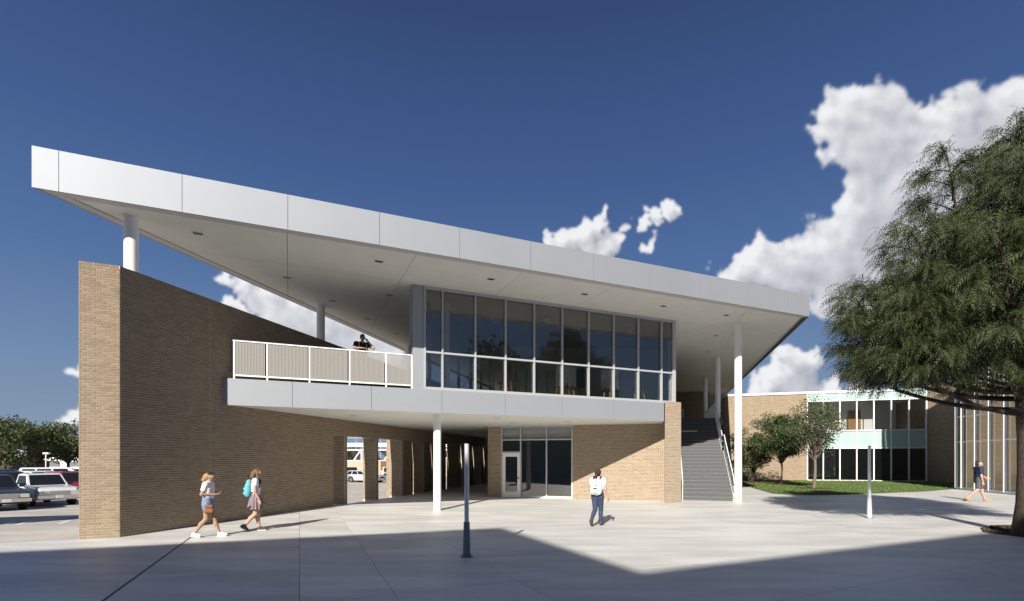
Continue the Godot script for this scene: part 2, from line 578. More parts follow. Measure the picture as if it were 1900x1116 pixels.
func ground() -> void:
	var g := structure("ground")
	var mb := MB.new()
	mb.quad(Vector3(-900, -1.6, 300), Vector3(900, -1.6, 300), Vector3(900, -1.6, -1500), Vector3(-900, -1.6, -1500))
	put(g, "earth_sheet", mb, M.earth)
	# plaza in slabs, parted by the saw cuts one sees
	var plaza := structure("plaza")
	var outline := PackedVector2Array([Vector2(-60, -40), Vector2(60, -40), Vector2(60, 60), Vector2(26, 62), Vector2(3.0, 62), WC + EW * 50.0, WC + EW * 0.02, WC - E3 * 0.9, WC - E3 * 6.0, WC - E3 * 55.0])
	var polys := [outline]
	for j in [[345, 1005, 190, 1116], [555.5, 965, 555.5, 1116], [650, 985, 741, 1116], [804, 996, 1030, 1116], [0, 1091, 250, 1075], [0, 1112, 1170, 1058], [1440, 1116, 1900, 1033], [1560, 975, 1900, 1086], [560, 934, 1100, 936]]:
		var a := on_plane(j[0], j[1], 0.0)
		var b := on_plane(j[2], j[3], 0.0)
		if j[0] == 0 and j[1] == 1112:
			a = on_plane(640, 1112, 0.0)
		polys = split_poly(polys, a, (b - a).normalized())
	mb = MB.new()
	mb.prism(outline, -0.3, -0.022)
	put(plaza, "joint_bed", mb, M.joint)
	var slab_no := 0
	for p in polys:
		var q := inset(p, 0.004)
		if q.size() < 3: continue
		mb = MB.new()
		mb.prism(q, -0.02, 0.0)
		put(plaza, "concrete_slab", mb, M.concrete if slab_no % 3 != 1 else M.concrete_b)
		slab_no += 1
	var ja := on_plane(360, 993, 0.0)
	var jb := on_plane(150, 1145, 0.0)
	mb = MB.new()
	mb.box(pv((ja + jb) * 0.5, 0.0005), dv(jb - ja) * 0.5, Vector3(0, 0.001, 0), dv(Vector2(-(jb - ja).y, (jb - ja).x).normalized()) * 0.022)
	put(plaza, "expansion_joint", mb, M.joint)
	# car park
	var lot := structure("car_park")
	mb = MB.new()
	var nx := 40
	var ny := 36
	var pts := []
	for i in nx + 1:
		for k in ny + 1:
			var s := float(i) / nx
			var t := float(k) / ny
			var a := WC - E3 * 0.6 + Vector2(0.02, 0.0)
			var far := (a + EW * (pow(t, 1.7) * 260.0))
			var p := far - E3 * (pow(s, 1.8) * 260.0)
			pts.append(pv(p, lot_y(p)))
	for i in nx:
		for k in ny:
			var a: int = i * (ny + 1) + k
			mb.quad(pts[a + ny + 1], pts[a], pts[a + 1], pts[a + ny + 2])
	put(lot, "car_park_surface", mb, M.lot)
	for j in [[10, 976, 26, 968], [30, 978, 62, 966], [108, 977, 130, 968]]:
		var a := on_plane(j[0], j[1], -0.15)
		var b := on_plane(j[2], j[3], -0.18)
		var w := Vector2(0.055, 0.02)
		mb = MB.new()
		mb.quad(pv(a - w, lot_y(a) + 0.006), pv(a + w, lot_y(a) + 0.006), pv(b + w, lot_y(b) + 0.006), pv(b - w, lot_y(b) + 0.006))
		put(lot, "parking_stripe", mb, M.stripe)
	mb = MB.new()
	var b0 := on_plane(104, 966, -0.2)
	var b1 := on_plane(147, 960, -0.2)
	var bw := Vector2(-0.25, 0.8)
	mb.quad(pv(b0, lot_y(b0) + 0.006), pv(b1, lot_y(b1) + 0.006), pv(b1 + bw, lot_y(b1 + bw) + 0.006), pv(b0 + bw, lot_y(b0 + bw) + 0.006))
	put(lot, "blue_marking", mb, M.blue_paint)
	# lawn
	var lawn := structure("lawn")
	mb = MB.new()
	var lp := PackedVector2Array([Vector2(19.6, 46.0), Vector2(18.4, 41.0), Vector2(17.0, 36.0), Vector2(15.2, 29.5), Vector2(15.6, 28.3), Vector2(17.2, 28.2), Vector2(18.9, 28.6), Vector2(25.9, 31.6), Vector2(31.4, 35.2), Vector2(38.5, 42.0), Vector2(38.5, 45.0), Vector2(21, 50.5)])
	mb.prism(lp, -0.02, 0.03)
	put(lawn, "turf", mb, M.grass)
	mb = MB.new()
	var g2 := RandomNumberGenerator.new()
	g2.seed = 5
	var made := 0
	while made < 16000:
		var p := Vector2(g2.randf_range(14.5, 38), g2.randf_range(28, 49))
		if not Geometry2D.is_point_in_polygon(p, lp): continue
		made += 1
		var k := g2.randf_range(0.7, 1.25)
		mb.col = Color(0.10 * k, 0.155 * k, 0.03 * k)
		var b := pv(p, 0.03)
		var w := Vector3(g2.randf_range(-1, 1), 0, g2.randf_range(-1, 1)).normalized() * 0.02
		mb.tri(b - w, b + w, b + Vector3(g2.randf_range(-0.03, 0.03), g2.randf_range(0.04, 0.085), g2.randf_range(-0.03, 0.03)))
	var bl := put(lawn, "grass_blades", mb, M.blades)
	bl.set_meta("kind", "stuff")
	# planting beds
	for b in [[21.2, 40.0, 1.0], [20.4, 34.2, 1.15], [20.3, 43.2, 1.6]]:
		bed("mulch_bed", Vector2(b[0], b[1]), b[2], 0.034)
	bed("mulch_bed", Vector2(15.0, 13.3), 2.0, 0.0)

func bed(called: String, at: Vector2, r: float, y: float) -> void:
	var o := structure(called)
	var mb := MB.new()
	var poly := PackedVector2Array()
	for i in 40:
		var q := TAU * i / 40.0
		poly.append(at + Vector2(cos(q), sin(q)) * r * (1.0 + 0.05 * sin(q * 5.0) + 0.03 * sin(q * 11.0 + 1.0)))
	mb.prism(poly, y - 0.02, y + 0.008)
	put(o, "soil", mb, M.soil)
	mb = MB.new()
	var g := RandomNumberGenerator.new()
	g.seed = int(at.x * 100)
	for i in int(900 * r):
		var q := g.randf() * TAU
		var p := at + Vector2(cos(q), sin(q)) * r * 0.97 * sqrt(g.randf())
		var k := g.randf_range(0.5, 1.6)
		mb.col = Color(0.07 * k, 0.043 * k, 0.026 * k)
		if g.randf() < 0.30 and r > 2.0: mb.col = Color(0.06 * k, 0.085 * k, 0.02 * k)
		var b := pv(p, y + 0.007)
		var w := Vector3(g.randf_range(-1, 1), 0.1, g.randf_range(-1, 1)).normalized() * 0.03
		mb.tri(b - w, b + w, b + Vector3(g.randf_range(-0.05, 0.05), g.randf_range(0.02, 0.07), g.randf_range(-0.05, 0.05)))
	var s := put(o, "wood_chips", mb, M.blades)
	s.set_meta("kind", "stuff")

# ---------------------------------------------------------------- main building
var hall: Node3D

func sub(parent: Node, called: String) -> Node3D:
	var o := Node3D.new()
	add_named(parent, called, o)
	return o

func bar(mb: MB, a: Vector3, b: Vector3, w: float, t: float, side: Vector3) -> void:
	# a straight box section from a to b, w wide along side, t thick
	var d := (b - a)
	var sd := (side - d.normalized() * side.dot(d.normalized())).normalized()
	var up := d.normalized().cross(sd)
	mb.box((a + b) * 0.5, d * 0.5, sd * w * 0.5, up * t * 0.5)

func main_building() -> void:
	hall = thing("college_building", "two storey tan brick college building with a sharply pointed white overhanging roof", "building")
	brick_wall()
	balcony()
	ground_floor()
	glass_room()
	staircase()
	roof()
	railing()
	emit_bricks(hall)

func brick_wall() -> void:
	var H := 103 * BH
	var wall_len := 44.0
	var solid := 9.1
	var wall := sub(hall, "long_brick_wall")
	wall.set_meta("label", "long brick wall with its sunlit end towards the plaza")
	var holes := [[solid, 9.93, -1.0, 3.08]]
	var fins := []
	var s := 9.93
	while s < 38.0:
		fins.append(s)
		holes.append([s + 0.22, s + 2.72, -1.0, 3.08])
		s += 2.72
	lay(wall, WC, EW, Vector2(EW.y, -EW.x), 30.0, 0.0, H, holes, true)
	lay(wall, WC - E3 * 0.84, E3, N3, 0.84, 0.0, H, [], true, 0.06)
	# core, faces held back behind the bricks
	var nw := Vector2(EW.y, -EW.x)
	var a := WC - nw * RECESS + (-N3) * RECESS
	var back := -nw * 0.74
	var T := -E3 * 0.835
	var mb := MB.new()
	mb.prism(PackedVector2Array([a, a + EW * (solid - 0.005), a + EW * (solid - 0.005) + back, a + T + E3 * 0.0]), 0.0, 3.08)
	mb.prism(PackedVector2Array([a, a + EW * wall_len, a + EW * wall_len + back, a + T]), 3.08, H - 0.004)
	put(wall, "wall_core", mb, M.mortar)
	for f in fins:
		mb = MB.new()
		mb.prism(PackedVector2Array([a + EW * (f + 0.004), a + EW * (f + 0.216), a + EW * (f + 0.216) + back, a + EW * (f + 0.004) + back]), -0.3, 3.08)
		put(wall, "wall_pier", mb, M.mortar)
		if f < 26.0:
			lay(wall, WC - nw * (RECESS + 0.74) + EW * f, nw, -EW, 0.74, 0.0, 3.08)
	# closed bays further along the passage
	mb = MB.new()
	var cb := a + back - nw * 0.05
	mb.prism(PackedVector2Array([cb + EW * (fins[2] + 0.25), cb + EW * (fins[4] + 2.7), cb + EW * (fins[4] + 2.7) - nw * 0.3, cb + EW * (fins[2] + 0.25) - nw * 0.3]), -0.3, 3.3)
	mb.prism(PackedVector2Array([cb + EW * (fins[5] + 1.2), cb + EW * 43.0, cb + EW * 43.0 - nw * 0.3, cb + EW * (fins[5] + 1.2) - nw * 0.3]), -0.3, 3.3)
	put(wall, "bay_infill", mb, M.far_brick)
	# metal lintel lining under the openings
	mb = MB.new()
	for h in holes:
		mb.box(pv(a + back * 0.5 + EW * (h[0] + h[1]) * 0.5, 3.085), dv(EW) * (h[1] - h[0]) * 0.5, Vector3(0, 0.012, 0), dv(back) * 0.5)
	put(wall, "lintel_lining", mb, M.white_frame)
	# control joint
	mb = MB.new()
	var cj := WC + EW * along(WC, EW, 389.0)
	mb.box(pv(cj + nw * 0.001, H * 0.5 - 0.1), dv(EW) * 0.006, Vector3(0, H * 0.5 - 0.1, 0), dv(nw) * 0.003)
	put(wall, "control_joint", mb, M.mortar)

func fascia(parent: Node, o: Vector2, joints: Array, y0: float, y1: float) -> void:
	for i in joints.size() - 1:
		var t0: float = joints[i] + (0.006 if i > 0 else 0.0)
		var t1: float = joints[i + 1] - (0.006 if i < joints.size() - 2 else 0.0)
		var mb := MB.new()
		var c := o + E3 * (t0 + t1) * 0.5 - N3 * 0.02
		mb.box(pv(c, (y0 + y1) * 0.5), dv(E3) * (t1 - t0) * 0.5, Vector3(0, (y1 - y0) * 0.5, 0), dv(N3) * 0.02)
		put(parent, "fascia_panel", mb, M.panel)

func downlight(parent: Node, p: Vector2, y: float, size: float) -> void:
	var l := sub(parent, "downlight")
	var mb := MB.new()
	mb.box(pv(p, y - 0.006), dv(E3) * size * 0.5, Vector3(0, 0.006, 0), dv(N3) * size * 0.3)
	put(l, "light_recess", mb, M.lamp_hole)
	mb = MB.new()
	for s in [-1.0, 1.0]:
		mb.box(pv(p + N3 * s * (size * 0.3 + 0.008), y - 0.008), dv(E3) * (size * 0.5 + 0.016), Vector3(0, 0.008, 0), dv(N3) * 0.008)
		mb.box(pv(p + E3 * s * (size * 0.5 + 0.008), y - 0.008), dv(N3) * size * 0.3, Vector3(0, 0.008, 0), dv(E3) * 0.008)
	put(l, "light_trim", mb, M.soffit)

func balcony() -> void:
	var b := sub(hall, "balcony")
	var t_end := along(F0, E3, 1232.5)
	var joints := [0.0]
	var t := 1.88
	while t < t_end - 0.4:
		joints.append(t)
		t += 2.57
	joints.append(t_end)
	fascia(b, F0, joints, SOFFIT, FLOOR2)
	# slab
	var nw := Vector2(EW.y, -EW.x)
	var w0 := WC + EW * (along(WC, EW, 412.5))
	var i0 := F0 - N3 * 0.045
	var slab := PackedVector2Array([i0 + E3 * 0.03, i0 + E3 * (t_end - 0.01), WB + E1 * 0.1 + E2 * 22.0, WC + EW * 36.0 + nw * 0.004, w0 + nw * 0.004 + EW * 0.02])
	var mb := MB.new()
	mb.prism(slab, SOFFIT + 0.05, FLOOR2 - 0.03)
	put(b, "slab", mb, M.joint)
	# return face by the brick wall
	mb = MB.new()
	var ret := (F0 - w0)
	var rn := Vector2(ret.y, -ret.x).normalized()
	if rn.y > 0: rn = -rn
	mb.prism(PackedVector2Array([w0 + nw * 0.002, F0 + E3 * -0.002, F0 - N3 * 0.04, w0 + nw * 0.002 + EW * 0.06]), SOFFIT, FLOOR2)
	put(b, "end_panel", mb, M.panel)
	# soffit, floor finish
	var polys := [slab]
	for k in [3.0, 7.4, 11.8, 16.0]:
		polys = split_poly(polys, i0 + E3 * k, N3)
	polys = split_poly(polys, WB - E1 * 2.0 + E2 * 1.6, E1)
	for p in polys:
		var q := inset(p, 0.004)
		if q.size() < 3: continue
		mb = MB.new()
		mb.prism(q, SOFFIT + 0.02, SOFFIT + 0.046)
		put(b, "soffit_panel", mb, M.soffit)
	mb = MB.new()
	mb.prism(PackedVector2Array([slab[0], slab[1], slab[2], slab[3], slab[4]]), FLOOR2 - 0.026, FLOOR2 - 0.01)
	put(b, "floor_finish", mb, M.concrete)
	for d in [[655, 772], [718, 782], [768, 788], [922, 776], [952, 785], [1053, 783]]:
		downlight(b, on_plane(d[0], d[1], SOFFIT), SOFFIT + 0.02, 0.26)
	# the column that carries the balcony
	mb = MB.new()
	var c := Vector2(-2.93, 19.85)
	mb.cyl(pv(c, 0.0), pv(c, SOFFIT + 0.03), 0.15, 32)
	put(hall, "column", mb, M.white_metal)

func frame_bar(mb: MB, o: Vector2, d: Vector2, out: Vector2, s: float, y0: float, y1: float, w := 0.06, t := 0.12) -> void:
	mb.box(pv(o + d * s + out * (t * 0.5 - 0.03), (y0 + y1) * 0.5), dv(d) * w * 0.5, Vector3(0, (y1 - y0) * 0.5, 0), dv(out) * t * 0.5)

func cross_bar(mb: MB, o: Vector2, d: Vector2, out: Vector2, s0: float, s1: float, y: float, h := 0.06, t := 0.11) -> void:
	mb.box(pv(o + d * (s0 + s1) * 0.5 + out * (t * 0.5 - 0.03), y), dv(d) * (s1 - s0) * 0.5, Vector3(0, h * 0.5, 0), dv(out) * t * 0.5)

func pane(parent: Node, o: Vector2, d: Vector2, out: Vector2, s0: float, s1: float, y0: float, y1: float, m: Material, called := "window_pane") -> MeshInstance3D:
	var mb := MB.new()
	mb.box(pv(o + d * (s0 + s1) * 0.5, (y0 + y1) * 0.5), dv(d) * (s1 - s0) * 0.5, Vector3(0, (y1 - y0) * 0.5, 0), dv(out) * 0.006)
	return put(parent, called, mb, m)

func ground_floor() -> void:
	# wall behind the balcony, running right to left from the pier
	var g := sub(hall, "ground_floor_wall")
	var W := -E1
	var out := Vector2(-E2.x, -E2.y)
	var s_door := along(WB, W, 1062.5)
	var s_left := along(WB, W, 930.0)
	var s_end := along(WB, W, 905.0)
	lay(g, WB - W * 0.4, W, out, s_door + 0.4, 0.0, SOFFIT + 0.02)
	lay(g, WB + W * s_left, W, out, s_end - s_left, 0.0, SOFFIT + 0.02)
	lay(g, WB + W * s_end, E2, -E1, 6.0, 0.0, SOFFIT + 0.02)
	var mb := MB.new()
	var o := WB - out * RECESS
	mb.prism(PackedVector2Array([o - W * 0.4, o + W * s_door, o + W * s_door + E2 * 0.25, o - W * 0.4 + E2 * 0.25]), 0.0, SOFFIT + 0.02)
	mb.prism(PackedVector2Array([o + W * s_left, o + W * (s_end - RECESS), o + W * (s_end - RECESS) + E2 * 20.0, o + W * (s_left) + E2 * 20.0]), 0.0, SOFFIT + 0.02)
	put(g, "wall_core", mb, M.mortar)
	# room behind the shopfront
	mb = MB.new()
	mb.prism(PackedVector2Array([WB + W * s_left + E2 * 7.0, WB - W * 2.0 + E2 * 7.0, WB - W * 2.0 + E2 * 7.3, WB + W * s_left + E2 * 7.3]), 0.0, SOFFIT)
	mb.prism(PackedVector2Array([WB + W * 0.2 + E2 * 0.3, WB - W * 0.1 + E2 * 0.3, WB - W * 0.1 + E2 * 7.0, WB + W * 0.2 + E2 * 7.0]), 0.0, SOFFIT)
	put(g, "room_wall", mb, M.wall_white)
	mb = MB.new()
	mb.prism(PackedVector2Array([WB + W * s_left + E2 * 0.2, WB + E2 * 0.25, WB + E2 * 7.0, WB + W * s_left + E2 * 7.0]), 0.002, 0.006)
	put(g, "room_floor", mb, M.floor_grey)
	# shopfront: frame, door, panes
	var sf := sub(hall, "shopfront")
	var gl := WB - out * 0.08
	var s967 := along(WB, W, 966.0)
	var s1015 := along(WB, W, 1014.0)
	var top := SOFFIT + 0.02
	mb = MB.new()
	for s in [s_door + 0.03, s1015, s967, s_left - 0.03]:
		frame_bar(mb, gl, W, out, s, 0.0, top, 0.07)
	cross_bar(mb, gl, W, out, s_door, s_left, 3.02, 0.07)
	cross_bar(mb, gl, W, out, s_door, s_left, top - 0.05, 0.10)
	cross_bar(mb, gl, W, out, s_door, s967, 0.06, 0.12)
	cross_bar(mb, gl, W, out, s967, s_left, 2.38, 0.06)
	put(sf, "window_frame", mb, M.white_frame)
	for q in [[s_door, s1015, 0.12, 2.98], [s1015, s967, 0.12, 2.98], [s967, s_left, 2.41, 2.98]]:
		pane(sf, gl, W, out, q[0] + 0.02, q[1] - 0.02, q[2], q[3], M.dark_glass)
	for q in [[s_door, s1015], [s1015, s967], [s967, s_left]]:
		pane(sf, gl, W, out, q[0] + 0.02, q[1] - 0.02, 3.05, top - 0.1, M.glass)
		var mbb := MB.new()
		mbb.box(pv(gl + W * (q[0] + q[1]) * 0.5 + E2 * 0.12, 3.35), dv(W) * (q[1] - q[0]) * 0.5, Vector3(0, 0.33, 0), dv(E2) * 0.01)
		put(sf, "roller_blind", mbb, M.ceiling)
	var door := sub(sf, "door")
	mb = MB.new()
	for s in [s967 + 0.11, s_left - 0.14]:
		frame_bar(mb, gl, W, out, s, 0.02, 2.34, 0.15, 0.08)
	cross_bar(mb, gl, W, out, s967 + 0.185, s_left - 0.215, 2.24, 0.2, 0.08)
	cross_bar(mb, gl, W, out, s967 + 0.185, s_left - 0.215, 0.16, 0.28, 0.08)
	put(door, "door_frame", mb, M.white_metal)
	pane(door, gl, W, out, s967 + 0.17, s_left - 0.2, 0.3, 2.15, M.dark_glass)
	mb = MB.new()
	mb.cyl(pv(gl + W * (s967 + 0.12) + out * 0.05, 1.02), pv(gl + W * (s967 + 0.12) + out * 0.11, 1.02), 0.035, 12)
	mb.cyl(pv(gl + W * (s967 + 0.12) + out * 0.10, 1.02), pv(gl + W * (s967 + 0.26) + out * 0.10, 1.02), 0.014, 8)
	put(door, "door_handle", mb, M.dark)
	# end pier beside the stairs
	var t0 := along(F0, E3, 1232.5)
	var t1 := along(F0, E3, 1262.5)
	var pier := sub(hall, "brick_pier")
	var p0 := F0 + E3 * t0 + N3 * 0.06
	lay(pier, p0, E3, N3, t1 - t0, 0.0, FLOOR2 + 0.06, [], true, 0.05)
	lay(pier, p0, E2, -E1, 1.6, 0.0, FLOOR2 + 0.06, [], true)
	mb = MB.new()
	var pi := p0 - N3 * RECESS + E1 * RECESS
	var pw := t1 - t0 - RECESS * 2.0
	mb.prism(PackedVector2Array([pi, pi + E3 * pw, pi + E3 * pw + E2 * 9.0, pi + E2 * 9.0]), 0.0, FLOOR2 + 0.055)
	put(pier, "pier_core", mb, M.mortar)

func glass_room() -> void:
	var g := sub(hall, "upper_glass_wall")
	var o := F0 - N3 * 0.14
	var t0 := along(o, E3, 765.0)
	var ta := along(o, E3, 786.5)
	var tb := along(o, E3, 1249.0)
	var top := ROOF + 0.02
	var mb := MB.new()
	mb.box(pv(o + E3 * (t0 + ta) * 0.5 - N3 * 0.1, (FLOOR2 + top) * 0.5), dv(E3) * (ta - t0) * 0.5, Vector3(0, (top - FLOOR2) * 0.5, 0), dv(N3) * 0.16)
	put(g, "corner_panel", mb, M.panel)
	var mull := []
	mull.append(ta + 0.02)
	for u in [820.0, 881.0, 937.0, 990.0, 1042.0, 1091.0, 1137.5, 1183.0, 1226.0]:
		mull.append(along(o, E3, u))
	mull.append(tb - 0.05)
	var tr := 6.0
	for m in mull:
		var q := MB.new()
		frame_bar(q, o, E3, N3, m, FLOOR2 + 0.06, top - 0.06, 0.055, 0.13)
		put(g, "mullion", q, M.white_frame)
	mb = MB.new()
	cross_bar(mb, o, E3, N3, ta, tb, FLOOR2 + 0.05, 0.11, 0.12)
	cross_bar(mb, o, E3, N3, ta, tb, top - 0.07, 0.12, 0.12)
	put(g, "frame_rail", mb, M.white_frame)
	mb = MB.new()
	cross_bar(mb, o, E3, N3, ta, tb, tr, 0.07, 0.11)
	put(g, "transom", mb, M.white_frame)
	for i in mull.size() - 1:
		for q in [[FLOOR2 + 0.105, tr - 0.034], [tr + 0.034, top - 0.13]]:
			var pn := pane(g, o, E3, N3, mull[i] + 0.03, mull[i + 1] - 0.03, q[0], q[1], M.glass)
			pane(g, o - N3 * 0.025, E3, N3, mull[i] + 0.03, mull[i + 1] - 0.03, q[0], q[1], M.glass, "inner_pane")
	# right end post and return glazing
	mb = MB.new()
	mb.prism(PackedVector2Array([o + E3 * (tb - 0.02) + N3 * 0.09, o + E3 * (tb + 0.09) + N3 * 0.09, o + E3 * (tb + 0.09) - N3 * 0.1, o + E3 * (tb - 0.02) - N3 * 0.1]), FLOOR2, top)
	put(g, "corner_panel", mb, M.white_frame)
	# the studio behind: floor, ceiling, side and back walls
	var room := sub(hall, "upper_room")
	var a := o + E3 * t0 - N3 * 0.3
	var b := o + E3 * tb - N3 * 0.2
	var depth := 10.0
	var a2 := a + E2 * depth
	var b2 := b + E2 * (depth - 4.0)
	mb = MB.new()
	mb.prism(PackedVector2Array([a, b, b2, a2]), FLOOR2 - 0.005, FLOOR2 + 0.01)
	put(room, "room_floor", mb, M.floor_grey)
	mb = MB.new()
	mb.prism(PackedVector2Array([a, b, b2, a2]), ROOF - 0.06, ROOF - 0.02)
	put(room, "room_ceiling", mb, M.ceiling)
	var back := (b2 - a2).normalized()
	var bl := a2.distance_to(b2)
	var bo := Vector2(back.y, -back.x)
	mb = MB.new()
	mb.box(pv(a2 + back * bl * 0.74, (FLOOR2 + ROOF) * 0.5), dv(back) * bl * 0.26, Vector3(0, (ROOF - FLOOR2) * 0.5 - 0.02, 0), dv(bo) * 0.08)
	mb.box(pv(a2 + back * bl * 0.24, ROOF - 0.75), dv(back) * bl * 0.24, Vector3(0, 0.7, 0), dv(bo) * 0.08)
	mb.box(pv(a2 + back * bl * 0.24, FLOOR2 + 0.35), dv(back) * bl * 0.24, Vector3(0, 0.35, 0), dv(bo) * 0.08)
	mb.box(pv((b + b2) * 0.5, (FLOOR2 + ROOF) * 0.5), dv(b2 - b) * 0.5, Vector3(0, (ROOF - FLOOR2) * 0.5 - 0.02, 0), dv(E1) * 0.06)
	put(room, "room_wall", mb, M.wall_white)
	mb = MB.new()
	for i in 9:
		frame_bar(mb, a2, back, bo, bl * 0.06 * i, FLOOR2 + 0.7, ROOF - 1.4, 0.09)
	for i in 7:
		frame_bar(mb, a + E2 * 0.05, E2, -E1, depth / 6.4 * i + 0.1, FLOOR2, ROOF - 0.03, 0.07)
	cross_bar(mb, a, E2, -E1, 0.0, depth, tr, 0.07)
	put(room, "inner_frame", mb, M.white_frame)
	for i in 6:
		pane(room, a + E2 * 0.05, E2, -E1, depth / 6.4 * i + 0.14, depth / 6.4 * (i + 1) + 0.06, FLOOR2 + 0.05, ROOF - 0.05, M.glass)
	mb = MB.new()
	var ci := o + E3 * (ta + 1.3) - N3 * 1.6
	mb.cyl(pv(ci, FLOOR2), pv(ci, ROOF - 0.03), 0.16, 24)
	put(room, "room_column", mb, M.white_metal)
	for i in 5:
		var p := o + E3 * (ta + 1.6 + i * 2.3) - N3 * (2.0 + 0.9 * (i % 2))
		mb = MB.new()
		mb.box(pv(p, ROOF - 0.12), dv(E1) * 0.09, Vector3(0, 0.05, 0), dv(E2) * 0.6)
		put(room, "light_fitting", mb, M.white_metal)
	# easels by the glass
	var places := [[3, 0.5, 1.2, 0], [3, 0.95, 1.9, 1], [5, 0.45, 1.0, 2], [5, 0.75, 1.25, 3], [6, 0.5, 1.4, 4], [7, 0.45, 1.1, 5], [7, 0.8, 1.6, 6], [8, 0.7, 1.2, 7]]
	var tall := ["bare wooden easel behind the fourth upper window bay", "wooden easel set back behind the fourth upper window bay", "wooden easel with a tall white canvas behind the sixth upper window bay", "wooden easel with a narrow canvas near the middle mullion upstairs", "wooden easel with a dark board behind the seventh upper window bay", "wooden easel holding a wide white canvas near the right of the glass", "wooden easel with two crossing arms behind the eighth upper window bay", "grey framed easel behind the second last upper window bay"]
	for e in places:
		var m0: float = mull[e[0]]
		var m1: float = mull[e[0] + 1]
		easel(o + E3 * lerpf(m0, m1, e[1]) - N3 * e[2], tall[e[3]], [false, false, true, true, true, true, false, false][e[3]], e[3])

func easel(p: Vector2, label: String, canvas: bool, k: int) -> void:
	var e := thing("easel", label, "easel", pv(p, FLOOR2 + 0.01), -0.4 + 0.25 * (k % 4), "easels in the upstairs studio")
	var h := 1.55 + 0.15 * (k % 3)
	var wood: Material = M.wood if k % 2 == 0 else M.pale_wood
	for s in [-1.0, 1.0]:
		var mb := MB.new()
		bar(mb, Vector3(s * 0.32, 0, 0.25), Vector3(s * 0.06, h, -0.05), 0.05, 0.03, Vector3(1, 0, 0))
		put(e, "leg", mb, wood)
	var mb2 := MB.new()
	bar(mb2, Vector3(0, 0, -0.55), Vector3(0, h * 0.9, -0.06), 0.05, 0.03, Vector3(1, 0, 0))
	put(e, "leg", mb2, wood)
	mb2 = MB.new()
	mb2.box(Vector3(0, 0.62, 0.18), Vector3(0.36, 0, 0), Vector3(0, 0.025, 0), Vector3(0, 0, 0.05))
	put(e, "tray", mb2, wood)
	mb2 = MB.new()
	mb2.box(Vector3(0, h * 0.5, 0.08), Vector3(0.03, 0, 0), Vector3(0, h * 0.52, 0), Vector3(0, 0, 0.015))
	put(e, "mast", mb2, wood)
	if canvas:
		mb2 = MB.new()
		mb2.box(Vector3(0, 1.1, 0.13), Vector3(0.30 + 0.1 * (k % 2), 0, 0), Vector3(0, 0.42, 0), Vector3(0, 0, 0.015))
		put(e, "canvas", mb2, M.canvas if k != 4 else M.dark)

